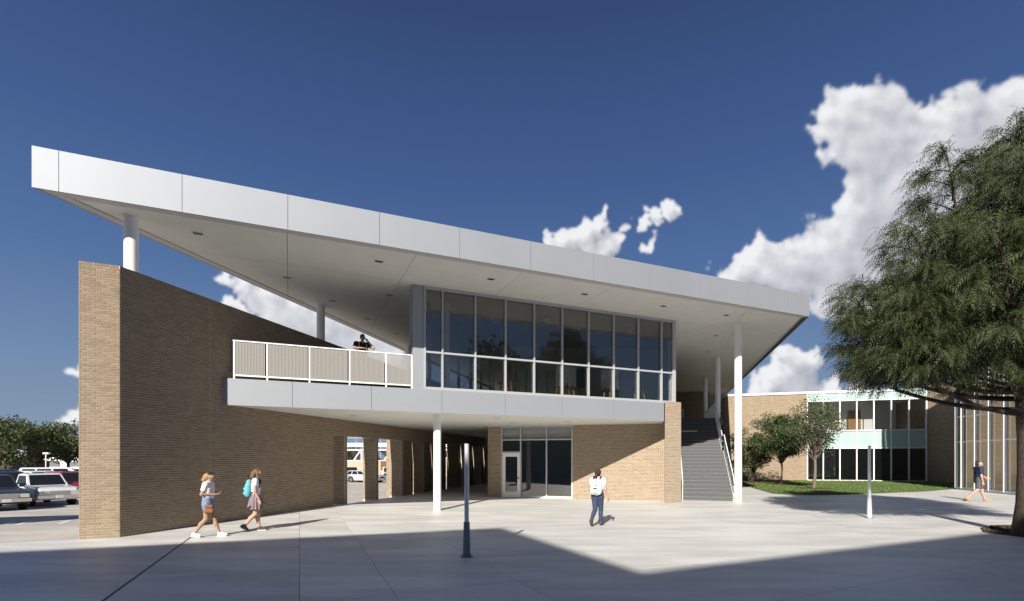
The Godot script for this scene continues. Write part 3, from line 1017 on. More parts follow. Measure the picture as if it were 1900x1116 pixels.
func staircase() -> void:
	var st := sub(hall, "staircase")
	var s0 := Vector2((1264.0 - CU) / F * 24.9, 24.9)
	var w := 2.36
	var n := 25
	var rise := FLOOR2 / n
	var run := 0.29
	var s := 0.0
	for i in n:
		if i == 13: s += 0.7
		var a := s0 + E2 * s
		var mb := MB.new()
		var deep := run if i != 12 else run + 0.7
		mb.box(pv(a + E1 * w * 0.5 + E2 * deep * 0.5, rise * (i + 0.5) - 0.012), dv(E1) * w * 0.5, Vector3(0, rise * 0.5 - 0.012, 0), dv(E2) * deep * 0.5)
		var o := put(st, "step", mb, M.step)
		mb = MB.new()
		mb.box(pv(a + E1 * w * 0.5 + E2 * (deep * 0.5 - 0.012), rise * (i + 1) - 0.012), dv(E1) * (w * 0.5 + 0.004), Vector3(0, 0.012, 0), dv(E2) * (deep * 0.5 + 0.012))
		put(o, "tread", mb, M.nosing)
		s += run
	var total := s
	var mb2 := MB.new()
	# body under the flight and the upper walk
	var a0 := s0 + E2 * 0.3
	mb2.prism(PackedVector2Array([s0 + E2 * (total - 0.05) + E1 * -1.0, s0 + E2 * (total - 0.05) + E1 * (w + 0.5), s0 + E2 * 27.0 + E1 * (w + 0.5), s0 + E2 * 27.0 - E1 * 1.0]), FLOOR2 - 0.4, FLOOR2)
	put(st, "upper_walk", mb2, M.step)
	# stringer: filled side under the flight
	for e in [[-0.04, 0.0], [w, w + 0.05]]:
		mb2 = MB.new()
		var tp := total
		var mid: float = (e[0] + e[1]) * 0.5
		var half: float = (e[1] - e[0]) * 0.5
		var pts := [[0.0, 0.0], [0.0, rise + 0.1], [13 * run, rise * 13 + 0.1], [13 * run + 0.7, rise * 13 + 0.1], [tp, FLOOR2 + 0.1], [tp + 0.2, FLOOR2 - 0.3], [13 * run + 0.8, rise * 13 - 0.35], [13 * run, rise * 13 - 0.35], [0.6, 0.0]]
		var poly := PackedVector2Array()
		for q in pts: poly.append(Vector2(q[0], q[1]))
		var idx := Geometry2D.triangulate_polygon(poly)
		for sd in [-1.0, 1.0]:
			for i in range(0, idx.size(), 3):
				var t3 := []
				for j in 3:
					var q := poly[idx[i + j]]
					t3.append(pv(s0 + E2 * q.x + E1 * (mid + half * sd), q.y))
				mb2.tri(t3[0], t3[1], t3[2])
		for i in poly.size():
			var q := poly[i]
			var r := poly[(i + 1) % poly.size()]
			mb2.quad(pv(s0 + E2 * q.x + E1 * (mid - half), q.y), pv(s0 + E2 * q.x + E1 * (mid + half), q.y), pv(s0 + E2 * r.x + E1 * (mid + half), r.y), pv(s0 + E2 * r.x + E1 * (mid - half), r.y))
		put(st, "stringer", mb2, M.white_metal if e[0] > 0 else M.step)
	# handrails: bars and posts following the pitch
	var line := [[-0.25, 0.0], [0.0, rise], [12.5 * run, rise * 13], [12.5 * run + 0.8, rise * 13], [total, FLOOR2]]
	for side in [[0.06, "left"], [w + 0.03, "right"]]:
		var hr := sub(st, "handrail")
		for hgt in ([0.92] if side[1] == "left" else [0.95, 0.62, 0.30]):
			var p := PackedVector3Array()
			for q in line: p.append(pv(s0 + E2 * q[0] + E1 * side[0], q[1] + hgt - (0.0 if q[0] > -0.1 else rise * 0.5)))
			var r := PackedFloat32Array()
			for q in line: r.append(0.026 if hgt > 0.7 else 0.02)
			mb2 = MB.new()
			mb2.tube(p, r, 10)
			put(hr, "rail", mb2, M.white_metal)
		var posts := [0.05, 1.2, 2.4, 3.5, 4.75, 5.9, 7.0, total] if side[1] == "right" else [-0.2, 1.2, 2.4, 3.5]
		for q in posts:
			var y := 0.0
			for i in line.size() - 1:
				if q >= line[i][0] and q <= line[i + 1][0] + 0.001:
					y = lerpf(line[i][1], line[i + 1][1], (q - line[i][0]) / (line[i + 1][0] - line[i][0]))
			mb2 = MB.new()
			mb2.box(pv(s0 + E2 * q + E1 * side[0], y + (0.47 if q > 0.1 else 0.45)), dv(E1) * 0.012, Vector3(0, 0.47, 0), dv(E2) * 0.035)
			put(hr, "post", mb2, M.white_metal)
	# guard along the upper walk
	var gd := sub(st, "guard_rail")
	mb2 = MB.new()
	var g0 := s0 + E2 * total + E1 * (w + 0.1)
	for i in 60:
		mb2.box(pv(g0 + E2 * (i * 0.13), FLOOR2 + 0.55), dv(E1) * 0.008, Vector3(0, 0.5, 0), dv(E2) * 0.02)
	var scr := put(gd, "infill_bars", mb2, M.white_metal)
	scr.set_meta("kind", "stuff")
	mb2 = MB.new()
	bar(mb2, pv(g0, FLOOR2 + 1.08), pv(g0 + E2 * 8.0, FLOOR2 + 1.08), 0.05, 0.05, Vector3(1, 0, 0))
	put(gd, "rail", mb2, M.white_metal)
	# back wall of the upper walk with a door
	var bw := sub(hall, "upper_back_wall")
	var b0 := s0 + E2 * 25.0
	mb2 = MB.new()
	mb2.prism(PackedVector2Array([b0 - E1 * 8.0, b0 + E1 * 3.6, b0 + E1 * 3.6 + E2 * 0.3, b0 - E1 * 8.0 + E2 * 0.3]), 0.0, ROOF)
	mb2.prism(PackedVector2Array([b0 - E1 * 0.9 - E2 * 12.0, b0 - E1 * 0.7 - E2 * 12.0, b0 - E1 * 0.7, b0 - E1 * 0.9]), FLOOR2, ROOF)
	put(bw, "wall_core", mb2, M.far_brick)
	var dr := sub(bw, "door")
	mb2 = MB.new()
	for q in [0.3, 1.25]:
		mb2.box(pv(b0 + E1 * q - E2 * 0.05, FLOOR2 + 1.1), dv(E1) * 0.05, Vector3(0, 1.1, 0), dv(E2) * 0.05)
	mb2.box(pv(b0 + E1 * 0.775 - E2 * 0.05, FLOOR2 + 2.15), dv(E1) * 0.43, Vector3(0, 0.05, 0), dv(E2) * 0.05)
	put(dr, "door_frame", mb2, M.white_metal)
	pane(dr, b0 - E2 * 0.04, E1, -E2, 0.36, 1.19, FLOOR2, FLOOR2 + 2.1, M.dark_glass)

func roof() -> void:
	var r := sub(hall, "roof")
	r.set_meta("label", "pointed white metal roof with a deep panelled edge")
	var LEN := along(R0, E3, 1502.5)
	var low := 8.42
	var high := 9.40
	var joints := [0.0]
	var t := 0.5
	while t < LEN - 0.3:
		joints.append(t)
		t += 2.51
	joints.append(LEN)
	fascia(r, R0, joints, low, high)
	var fr := R0 + E3 * LEN
	var back_r := fr + E2 * 36.0
	var back_l := R0 + EW * 48.0
	# side edges in panels
	for e in [[R0, EW, 48.0, Vector2(EW.y, -EW.x)], [fr, E2, 36.0, -E1]]:
		var k := 0.045
		while k < e[2]:
			var l: float = minf(3.0, e[2] - k)
			var c: Vector2 = e[0] + e[1] * (k + l * 0.5) + e[3] * 0.02
			var mb := MB.new()
			mb.box(pv(c, (low + high) * 0.5), dv(e[1]) * (l * 0.5 - 0.006), Vector3(0, (high - low) * 0.5, 0), dv(e[3]) * 0.02)
			put(r, "edge_panel", mb, M.panel)
			k += l
	# deck
	var deck := PackedVector2Array([R0 + E3 * 0.25 - N3 * 0.045, fr - N3 * 0.045 - E3 * 0.06, back_r - E1 * 0.06, back_l + E1 * 0.06])
	var mb2 := MB.new()
	mb2.prism(deck, ROOF + 0.03, high - 0.06)
	put(r, "roof_deck", mb2, M.joint)
	# lip under the edge
	var lip := 0.30
	mb2 = MB.new()
	mb2.prism(PackedVector2Array([R0 + E3 * 0.3 - N3 * 0.042, fr - N3 * 0.042 - E3 * 0.05, fr - N3 * lip - E3 * 0.14, R0 + E3 * 0.63 - N3 * lip]), low + 0.004, ROOF + 0.026)
	mb2.prism(PackedVector2Array([fr - N3 * 0.3 - E3 * 0.05 - E1 * 0.046, back_r - E1 * 0.046, back_r - E1 * lip, fr - N3 * lip - E3 * 0.14]), low + 0.004, ROOF + 0.026)
	mb2.prism(PackedVector2Array([R0 + EW * 0.9 + E1 * 0.046, back_l + E1 * 0.046, back_l + E1 * lip, R0 + E3 * 0.63 - N3 * lip]), low + 0.004, ROOF + 0.026)
	mb2.prism(PackedVector2Array([R0 + E3 * 0.07 + EW * 0.07, R0 + E3 * 0.3 - N3 * 0.042, R0 + E3 * 0.63 - N3 * lip, R0 + EW * 0.9 + E1 * 0.046]), low + 0.004, ROOF + 0.026)
	put(r, "edge_return", mb2, M.steel_soffit if M.has("steel_soffit") else mat("steel_soffit", lin(0.48, 0.475, 0.46), 0.6, 0.0))
	# soffit panels
	var area := PackedVector2Array([R0 + E3 * 0.63 - N3 * lip, fr - N3 * lip - E3 * 0.14, back_r - E1 * lip, back_l + E1 * lip])
	var polys := [area]
	for k in 6:
		polys = split_poly(polys, R0 + E3 * (5.5 + 3.72 * k), N3)
	polys = split_poly(polys, Vector2(10.72, 24.0), E2)
	polys = split_poly(polys, F0 - N3 * -0.1, E3)
	polys = split_poly(polys, F0 - N3 * 9.0, E3)
	for p in polys:
		var q := inset(p, 0.007)
		if q.size() < 3: continue
		var mb := MB.new()
		mb.prism(q, ROOF, ROOF + 0.026)
		put(r, "soffit_panel", mb, M.soffit)
	for d in [[367, 433], [533, 515], [703, 485], [616, 558], [722, 547], [681, 592], [911, 518], [1085, 546], [1231, 568], [1348, 585], [1329, 623], [1314, 653], [735, 620]]:
		downlight(r, on_plane(d[0], d[1], ROOF), ROOF, 0.25)
	# columns along the right edge and on the brick wall
	var cols := []
	for k in 4:
		cols.append([Vector2(10.72, 24.0) + E2 * (8.53 * k), 0.0 if k < 1 else 0.0, 0.17])
	for k in 3:
		cols.append([Vector2(-10.13, 13.47) + EW * (8.05 * k), 103 * BH - 0.01, 0.165])
	for c in cols:
		var mb := MB.new()
		mb.cyl(pv(c[0], c[1]), pv(c[0], ROOF + 0.01), c[2], 32)
		put(hall, "column", mb, M.white_metal)

func railing() -> void:
	var rl := sub(hall, "balcony_railing")
	var o := F0 - N3 * 0.16
	var ts := []
	for u in [434.0, 495.5, 574.0, 648.5, 716.0, 764.0]:
		ts.append(along(o, E3, u))
	var top := 5.83
	var bot := FLOOR2 + 0.10
	for t in ts:
		var mb := MB.new()
		mb.box(pv(o + E3 * t, (FLOOR2 - 0.02 + top) * 0.5), dv(E3) * 0.026, Vector3(0, (top - FLOOR2 + 0.02) * 0.5, 0), dv(N3) * 0.02)
		put(rl, "post", mb, M.white_metal)
	var g2 := MB.new()
	bar(g2, pv(o + E3 * (ts[0] - 0.04) + N3 * 0.002, top + 0.01), pv(o + E3 * ts[5] + N3 * 0.002, top + 0.01), 0.05, 0.04, dv(N3))
	put(rl, "top_rail", g2, M.white_metal)
	for i in 5:
		var mb := MB.new()
		bar(mb, pv(o + E3 * (ts[i] + 0.036), bot + 0.03), pv(o + E3 * (ts[i + 1] - 0.036), bot + 0.03), 0.04, 0.05, dv(N3))
		put(rl, "bottom_rail", mb, M.white_metal)
		mb = MB.new()
		var t: float = ts[i] + 0.06
		while t < ts[i + 1] - 0.05:
			mb.box(pv(o + E3 * t, (bot + 0.06 + top - 0.02) * 0.5), dv(E3) * 0.0165, Vector3(0, (top - bot - 0.08) * 0.5, 0), dv(N3) * 0.006)
			t += 0.043
		var s := put(rl, "infill_bars", mb, M.rail_grey)
		s.set_meta("kind", "stuff")
	# return to the wall
	var mb3 := MB.new()
	var e: Vector2 = o + E3 * ts[0]
	var wl := WC + EW * (along(WC, EW, 424.0))
	bar(mb3, pv(e, top + 0.008), pv(e - N3 * 0.9 , top + 0.008), 0.05, 0.05, Vector3(1, 0, 0))
	put(rl, "end_rail", mb3, M.white_metal)

# ---------------------------------------------------------------- the other buildings
func rear_buildings() -> void:
	var P0 := Vector2(27.7, 47.6)
	var H := 8.15
	var b := thing("classroom_building", "two storey tan brick block with a mint green glass front behind the lawn", "building")
	var mb := MB.new()
	mb.prism(PackedVector2Array([P0 - E1 * 7.1, P0, P0 + E2 * 16.0, P0 - E1 * 7.1 + E2 * 16.0]), 0.0, H)
	mb.prism(PackedVector2Array([P0 + E1 * 9.5, Vector2(37.4, 42.6), Vector2(52, 38.4), Vector2(56, 56), P0 + E1 * 9.5 + E2 * 16.0]), 0.0, H + 0.4)
	put(b, "brick_wall", mb, M.far_brick)
	mb = MB.new()
	mb.prism(PackedVector2Array([P0 - E1 * 7.2 - E2 * 0.1, P0 + E1 * 9.6 - E2 * 0.1, P0 + E1 * 9.6 + E2 * 15.9, P0 - E1 * 7.2 + E2 * 15.9]), H, H + 0.2)
	put(b, "roof_coping", mb, M.white_metal)
	var bay := 9.5 / 7.0
	for i in 8:
		mb = MB.new()
		frame_bar(mb, P0, E1, -E2, bay * i + (0.04 if i == 0 else 0.0) - (0.04 if i == 7 else 0.0), 0.0, H, 0.09, 0.16)
		put(b, "mullion", mb, M.white_metal)
	for y in [0.06, 3.03, 4.66, 7.42]:
		mb = MB.new()
		cross_bar(mb, P0, E1, -E2, 0.0, 9.5, y, 0.08, 0.13)
		put(b, "transom", mb, M.white_metal)
	for i in 7:
		var s0 := bay * i + 0.04
		var s1 := bay * (i + 1) - 0.04
		pane(b, P0, E1, -E2, s0, s1, 7.45, H, M.spandrel, "spandrel_panel")
		pane(b, P0, E1, -E2, s0, s1, 3.07, 4.62, M.spandrel, "spandrel_panel")
		pane(b, P0, E1, -E2, s0, s1, 4.70, 7.38, M.glass)
		pane(b, P0, E1, -E2, s0, s1, 0.10, 2.99, M.dark_glass)
	# rooms behind the glass
	mb = MB.new()
	mb.prism(PackedVector2Array([P0 + E2 * 2.6 - E1 * 0.0, P0 + E2 * 2.6 + E1 * 6.3, P0 + E2 * 2.8 + E1 * 6.3, P0 + E2 * 2.8]), 4.4, H - 0.1)
	mb.prism(PackedVector2Array([P0 + E2 * 6.0 + E1 * 6.3, P0 + E2 * 6.0 + E1 * 9.5, P0 + E2 * 6.2 + E1 * 9.5, P0 + E2 * 6.2 + E1 * 6.3]), 4.4, H - 0.1)
	put(b, "inner_wall", mb, M.wall_white)
	mb = MB.new()
	mb.prism(PackedVector2Array([P0 + E2 * 0.1, P0 + E2 * 0.1 + E1 * 9.5, P0 + E2 * 9.0 + E1 * 9.5, P0 + E2 * 9.0]), 3.3, 4.55)
	mb.prism(PackedVector2Array([P0 + E2 * 0.1, P0 + E2 * 0.1 + E1 * 9.5, P0 + E2 * 9.0 + E1 * 9.5, P0 + E2 * 9.0]), 7.6, H - 0.02)
	mb.prism(PackedVector2Array([P0 + E2 * 7.0, P0 + E2 * 7.0 + E1 * 9.5, P0 + E2 * 7.2 + E1 * 9.5, P0 + E2 * 7.2]), 0.0, 3.4)
	put(b, "inner_floor", mb, M.ceiling)
	mb = MB.new()
	mb.box(pv(P0 + E1 * 4.72 + E2 * 2.55, 5.62), dv(E1) * 0.55, Vector3(0, 1.06, 0), dv(E2) * 0.04)
	put(b, "inner_door", mb, M.wood)
	# narrow glass link to the left
	var L0 := P0 - E1 * 9.0 + E2 * 1.5
	mb = MB.new()
	mb.prism(PackedVector2Array([L0, L0 + E1 * 1.9, L0 + E1 * 1.9 + E2 * 3.0, L0 + E2 * 3.0]), 5.7, 8.0)
	put(b, "link_spandrel", mb, M.spandrel)
	pane(b, L0, E1, -E2, 0.0, 1.9, 0.0, 5.68, M.dark_glass)
	mb = MB.new()
	frame_bar(mb, L0, E1, -E2, 0.95, 0.0, 7.95, 0.07, 0.12)
	put(b, "link_mullion", mb, M.white_metal)

	var g := thing("glass_wing", "tall curtain wall wing with slim white mullions behind the big tree", "building")
	var C := Vector2(29.9, 34.0)
	var D := -E2
	var out := -E1
	var HH := 13.0
	var ss := []
	for u in [1777.6, 1788.4, 1813.5, 1839.6, 1868.4]:
		ss.append(along(C, D, u))
	while ss[ss.size() - 1] < 10.0: ss.append(ss[ss.size() - 1] + 1.35)
	for s in ss:
		mb = MB.new()
		frame_bar(mb, C, D, out, s, 0.1, HH, 0.07, 0.20)
		put(g, "mullion", mb, M.white_metal)
	var ys := [0.1, 3.16, 4.82, 6.48, 8.14, 9.8, 11.4, HH]
	for i in ys.size():
		mb = MB.new()
		cross_bar(mb, C, D, out, 0.0, ss[ss.size() - 1], ys[i], 0.07 if i > 0 else 0.16, 0.12)
		put(g, "transom", mb, M.steel_grey)
	for i in ss.size() - 1:
		for k in ys.size() - 1:
			pane(g, C, D, out, ss[i] + 0.03, ss[i + 1] - 0.03, ys[k] + 0.05, ys[k + 1] - 0.05, M.dark_glass)
	mb = MB.new()
	mb.prism(PackedVector2Array([C + E1 * 0.06, C + E1 * 14.0, C + E1 * 14.0 + D * ss[ss.size() - 1], C + E1 * 0.06 + D * ss[ss.size() - 1]]), HH, HH + 0.5)
	mb.prism(PackedVector2Array([C + E1 * 0.3, C + E1 * 14.0, C + E1 * 14.0 + D * 0.3, C + E1 * 0.3 + D * 0.3]), 0.0, HH)
	mb.prism(PackedVector2Array([C + E1 * 7.0, C + E1 * 7.2, C + E1 * 7.2 + D * ss[ss.size() - 1], C + E1 * 7.0 + D * ss[ss.size() - 1]]), 0.0, HH)
	put(g, "inner_wall", mb, M.far_brick)
	mb = MB.new()
	mb.prism(PackedVector2Array([C + E1 * 0.1, C + E1 * 7.0, C + E1 * 7.0 + D * ss[ss.size() - 1], C + E1 * 0.1 + D * ss[ss.size() - 1]]), 0.0, 0.08)
	put(g, "inner_floor", mb, M.floor_grey)

func offscreen_buildings() -> void:
	# the block whose shadow lies across the front of the plaza
	var b := thing("shading_building", "tall pale stone building behind the photographer that shades the front of the plaza", "building")
	var H := 18.0
	var poly := PackedVector2Array([Vector2(-48.9, -29.4), Vector2(-9.9, -15.3), Vector2(-7.3, -21.15), Vector2(8.3, -14.0), Vector2(13.5, -25.8), Vector2(-43, -46)])
	var mb := MB.new()
	mb.prism(poly, 0.0, H - 0.25)
	put(b, "stone_wall", mb, mat("pale_stone", lin(0.58, 0.56, 0.51), 0.9))
	mb = MB.new()
	mb.prism(poly, H - 0.25, H)
	put(b, "roof_coping", mb, M.panel)
	for e in [[0, 1, 9], [2, 3, 5]]:
		var a: Vector2 = poly[e[0]]
		var c: Vector2 = poly[e[1]]
		var d := (c - a).normalized()
		var out := Vector2(-d.y, d.x)
		for i in e[2]:
			var w := sub(b, "window")
			var s: float = a.distance_to(c) * (i + 0.5) / e[2]
			pane(w, a + out * 0.02, d, out, s - 1.0, s + 1.0, 12.2, 14.6, M.car_glass)
			mb = MB.new()
			cross_bar(mb, a + out * 0.03, d, out, s - 1.05, s + 1.05, 12.15, 0.1)
			cross_bar(mb, a + out * 0.03, d, out, s - 1.05, s + 1.05, 14.65, 0.1)
			put(w, "window_frame", mb, M.white_frame)
	# covered walk beside the car park, outside the frame on the left
	var cw := thing("covered_walk", "flat roofed covered walk on steel posts beside the car park", "canopy")
	var q := PackedVector2Array([Vector2(-40.0, 6.0), Vector2(-22.5, 12.5), Vector2(-18.6, 13.6), Vector2(-18.4, 10.6), Vector2(-19.4, 8.0), Vector2(-40.0, 0.0)])
	mb = MB.new()
	mb.prism(q, 4.3, 4.5)
	put(cw, "canopy_roof", mb, M.panel)
	for p in [Vector2(-24.0, 10.8), Vector2(-31.0, 8.0), Vector2(-20.4, 11.6), Vector2(-31.0, 5.0)]:
		mb = MB.new()
		mb.cyl(pv(p, -0.05), pv(p, 4.3), 0.06, 12)
		put(cw, "post", mb, M.steel_grey)

func far_side() -> void:
	var w := thing("boundary_wall", "low beige masonry wall behind the cars seen through the arcade", "wall")
	var mb := MB.new()
	mb.prism(PackedVector2Array([Vector2(-52, 84), Vector2(0, 84), Vector2(0, 84.4), Vector2(-52, 84.4)]), -0.85, 1.75)
	put(w, "wall_face", mb, mat("beige", lin(0.42, 0.345, 0.26), 0.9))
	mb = MB.new()
	mb.prism(PackedVector2Array([Vector2(-52, 83.95), Vector2(0, 83.95), Vector2(0, 84.45), Vector2(-52, 84.45)]), 1.75, 1.87)
	put(w, "wall_cap", mb, M.canvas)
	var gate := thing("wall_gate", "dark brown gate set in front of the low beige wall", "gate")
	mb = MB.new()
	for i in 12:
		mb.box(Vector3(-21.6 + i * 0.3, 0.45, -83.7), Vector3(0.13, 0, 0), Vector3(0, 1.3, 0), Vector3(0, 0, 0.03))
	put(gate, "gate_leaf", mb, M.hair_brown)
	var s := thing("grandstand_canopy", "white steel framed shelter with a sloping roof beyond the low beige wall", "shelter")
	for i in 8:
		mb = MB.new()
		var x := -50.0 + i * 5.6
		mb.box(Vector3(x, 1.5, -93), Vector3(0.14, 0, 0), Vector3(0, 2.4, 0), Vector3(0, 0, 0.14))
		put(s, "post", mb, M.white_metal)
		mb = MB.new()
		bar(mb, Vector3(x, 3.9, -93), Vector3(x - 2.6, 0.4, -93.2), 0.18, 0.18, Vector3(0, 0, 1))
		put(s, "brace", mb, M.white_metal)
		mb = MB.new()
		bar(mb, Vector3(x, 3.7, -93), Vector3(x + 3.4, 0.2, -101.0), 0.4, 0.3, Vector3(1, 0, 0))
		put(s, "rafter", mb, M.paint_dark)
	for y in [[3.75, 0.12], [4.65, 0.35]]:
		mb = MB.new()
		mb.box(Vector3(-30, y[0], -92.8), Vector3(24, 0, 0), Vector3(0, y[1], 0), Vector3(0, 0, 0.15))
		put(s, "beam", mb, M.white_metal)
	for i in 16:
		mb = MB.new()
		bar(mb, Vector3(-52.0 + i * 2.8, 3.6, -94.0), Vector3(-49.6 + i * 2.8, 0.0, -101.0), 1.1, 0.25, Vector3(1, 0, 0))
		put(s, "seating_bank", mb, M.paint_dark)
	var f := thing("chain_fence", "tall wire fence posts standing behind the white shelter", "fence")
	for i in 9:
		mb = MB.new()
		mb.rod(Vector3(-52 + i * 5.0, -0.8, -104), Vector3(-52 + i * 5.0, 6.4, -104), 0.05)
		put(f, "post", mb, M.steel_grey)
	mb = MB.new()
	for i in 2:
		mb.rod(Vector3(-54, 6.4 - i * 1.6, -104), Vector3(-8, 6.4 - i * 1.6, -104), 0.03)
	put(f, "fence_rail", mb, M.steel_grey)
	var h := thing("storage_hall", "long white low hall half hidden behind the car park trees", "building")
	mb = MB.new()
	mb.prism(PackedVector2Array([Vector2(-150, 118), Vector2(-84, 118), Vector2(-84, 130), Vector2(-150, 130)]), -1.2, 3.7)
	put(h, "wall", mb, M.white_metal)
	mb = MB.new()
	mb.prism(PackedVector2Array([Vector2(-150.5, 117.5), Vector2(-83.5, 117.5), Vector2(-83.5, 130.5), Vector2(-150.5, 130.5)]), 3.7, 4.0)
	put(h, "roof", mb, M.steel_grey)
	for i in 8:
		mb = MB.new()
		mb.box(Vector3(-120 + i * 4.5, 0.9, -117.95), Vector3(1.2, 0, 0), Vector3(0, 0.6, 0), Vector3(0, 0, 0.06))
		put(h, "window", mb, M.paint_grey)
	var sh := thing("picnic_shed", "dark low roofed shed under the trees at the left edge", "shed")
	mb = MB.new()
	var px := -84.0
	for r in [[Vector3(px - 9, 1.6, -76), Vector3(px + 9, 1.6, -76), Vector3(px + 5, 2.5, -80), Vector3(px - 5, 2.5, -80)], [Vector3(px + 9, 1.6, -84), Vector3(px - 9, 1.6, -84), Vector3(px - 5, 2.5, -80), Vector3(px + 5, 2.5, -80)]]:
		mb.quad(r[0], r[1], r[2], r[3])
	mb.tri(Vector3(px + 9, 1.6, -76), Vector3(px + 9, 1.6, -84), Vector3(px + 5, 2.5, -80))
	mb.tri(Vector3(px - 9, 1.6, -84), Vector3(px - 9, 1.6, -76), Vector3(px - 5, 2.5, -80))
	put(sh, "roof", mb, mat("shed_roof", lin(0.028, 0.027, 0.028), 0.95))
	mb = MB.new()
	mb.box(Vector3(px, 0.4, -80), Vector3(8, 0, 0), Vector3(0, 1.25, 0), Vector3(0, 0, 3.2))
	put(sh, "wall", mb, M.dark)
	var hedge := thing("clipped_hedge", "pale low hedge behind the white pickup and the cars", "hedge")
	mb = MB.new()
	leaf_cloud(mb, Vector3(-57, 0.1, -62), Vector3(8, 0.7, 1.0), 2500, 0.16, Color(0.12, 0.14, 0.04), 3)
	put(hedge, "foliage", mb, M.leaf)

# ---------------------------------------------------------------- plants
func leaf_cloud(mb: MB, c: Vector3, r: Vector3, count: int, size: float, tint: Color, seed_: int) -> void:
	var g := RandomNumberGenerator.new()
	g.seed = seed_
	for i in count:
		var d := Vector3(g.randfn(), g.randfn(), g.randfn()).normalized()
		var p := c + d * r * pow(g.randf(), 0.38)
		leaf(mb, p, d, size * g.randf_range(0.6, 1.3), tint, g)

func leaf(mb: MB, p: Vector3, d: Vector3, s: float, tint: Color, g: RandomNumberGenerator) -> void:
	var k := g.randf_range(0.65, 1.35)
	mb.col = Color(tint.r * k * g.randf_range(0.9, 1.15), tint.g * k, tint.b * k)
	var a := (d * 0.6 + Vector3(g.randfn(), g.randfn() + 0.2, g.randfn())).normalized()
	var b := a.cross(Vector3(g.randfn(), g.randfn(), g.randfn())).normalized()
	var tip := p + a * s
	var mid := p + a * s * 0.5
	var f := a.cross(b) * s * 0.08
	mb.tri(p, mid + b * s * 0.26 + f, tip)
	mb.tri(p, tip, mid - b * s * 0.26 + f)

func limb(mb: MB, a: Vector3, b: Vector3, r0: float, r1: float, bend: Vector3, sides := 7) -> PackedVector3Array:
	var p := PackedVector3Array()
	var r := PackedFloat32Array()
	for i in 6:
		var t := i / 5.0
		p.append(a.lerp(b, t) + bend * sin(t * PI))
		r.append(lerpf(r0, r1, t))
	mb.tube(p, r, sides)
	return p

# a broadleaf tree: trunk, limbs that end in clumps, leaves round each clump
func broadleaf(called: String, label: String, at: Vector3, trunk_h: float, lo: float, hi: float, rad: float, trunk_r: float, clumps: int, leaves: int, size: float, tint: Color, seed_: int, group: String, bark_mat: Material, multi := 1, squash := 1.0) -> Node3D:
	var t := thing(called, label, "tree", at, 0.0, group)
	var g := RandomNumberGenerator.new()
	g.seed = seed_
	var wood := MB.new()
	var lf := MB.new()
	var tops := []
	for m in multi:
		var lean := Vector3(g.randf_range(-0.12, 0.12), 0, g.randf_range(-0.12, 0.12)) if multi == 1 else Vector3(g.randf_range(-0.5, 0.5), 0, g.randf_range(-0.5, 0.5))
		var top := Vector3(0, trunk_h, 0) + lean
		limb(wood, Vector3(lean.x * 0.3, -0.05, lean.z * 0.3), top, trunk_r, trunk_r * 0.7, Vector3(0.04, 0, 0.03), 9)
		tops.append(top)
	var mid := (lo + hi) * 0.5
	var half := (hi - lo) * 0.5
	for i in clumps:
		var d := Vector3(g.randfn(), g.randfn(), g.randfn()).normalized()
		var c := Vector3(d.x * rad, d.y * half, d.z * rad) * (0.42 + 0.5 * g.randf()) + Vector3(0, mid, 0)
		if squash != 1.0 and c.y > mid:
			c.x *= 1.0 - 0.6 * (c.y - mid) / half
			c.z *= 1.0 - 0.6 * (c.y - mid) / half
		var top: Vector3 = tops[i % multi]
		var start := top if g.randf() < 0.7 else top * 0.85
		if c.y > trunk_h * 0.6:
			limb(wood, start, c, trunk_r * 0.34, trunk_r * 0.06, Vector3(0, g.randf_range(-0.15, 0.1) * rad * 0.4, 0), 5)
		var cr := rad * g.randf_range(0.24, 0.40)
		var cnt := int(leaves / float(clumps) * g.randf_range(0.6, 1.4))
		for k in cnt:
			var e := Vector3(g.randfn(), g.randfn(), g.randfn()).normalized()
			leaf(lf, c + e * Vector3(cr, cr * 0.72, cr) * pow(g.randf(), 0.45), e, size * g.randf_range(0.6, 1.25), tint, g)
	put(t, "trunk", wood, bark_mat)
	put(t, "crown", lf, M.leaf)
	return t

func reach(h: float) -> float:
	var k := [[3.7, 3.9], [4.4, 4.5], [5.6, 4.75], [6.7, 4.25], [7.3, 3.3], [8.0, 2.9], [8.7, 2.75], [9.4, 1.7], [10.2, 1.0], [10.9, 0.4], [11.4, 0.1]]
	if h <= k[0][0]: return k[0][1]
	for i in k.size() - 1:
		if h <= k[i + 1][0]:
			return lerpf(k[i][1], k[i + 1][1], (h - k[i][0]) / (k[i + 1][0] - k[i][0]))
	return 0.1

func spray(mb: MB, p: Vector3, dir: Vector3, s: float, g: RandomNumberGenerator, tint: Color) -> void:
	# a drooping feather of needles
	var k := g.randf_range(0.7, 1.3)
	mb.col = Color(tint.r * k * g.randf_range(0.9, 1.2), tint.g * k, tint.b * k)
	var side := dir.cross(Vector3(g.randfn(), g.randfn(), g.randfn())).normalized()
	var q := p
	var d := dir
	for i in 5:
		var l := s * (0.36 - 0.035 * i)
		var a := (d + side * 0.75).normalized() * l
		var b := (d - side * 0.75).normalized() * l
		var wd := d * s * 0.042
		mb.tri(q - wd, q + wd, q + a + Vector3(0, -0.25 * l, 0))
		mb.tri(q + wd, q - wd, q + b + Vector3(0, -0.25 * l, 0))
		q += d * s * 0.22
		d = (d + Vector3(0, -0.26, 0)).normalized()
	mb.tri(q - side * s * 0.02, q + side * s * 0.02, q + d * s * 0.3)

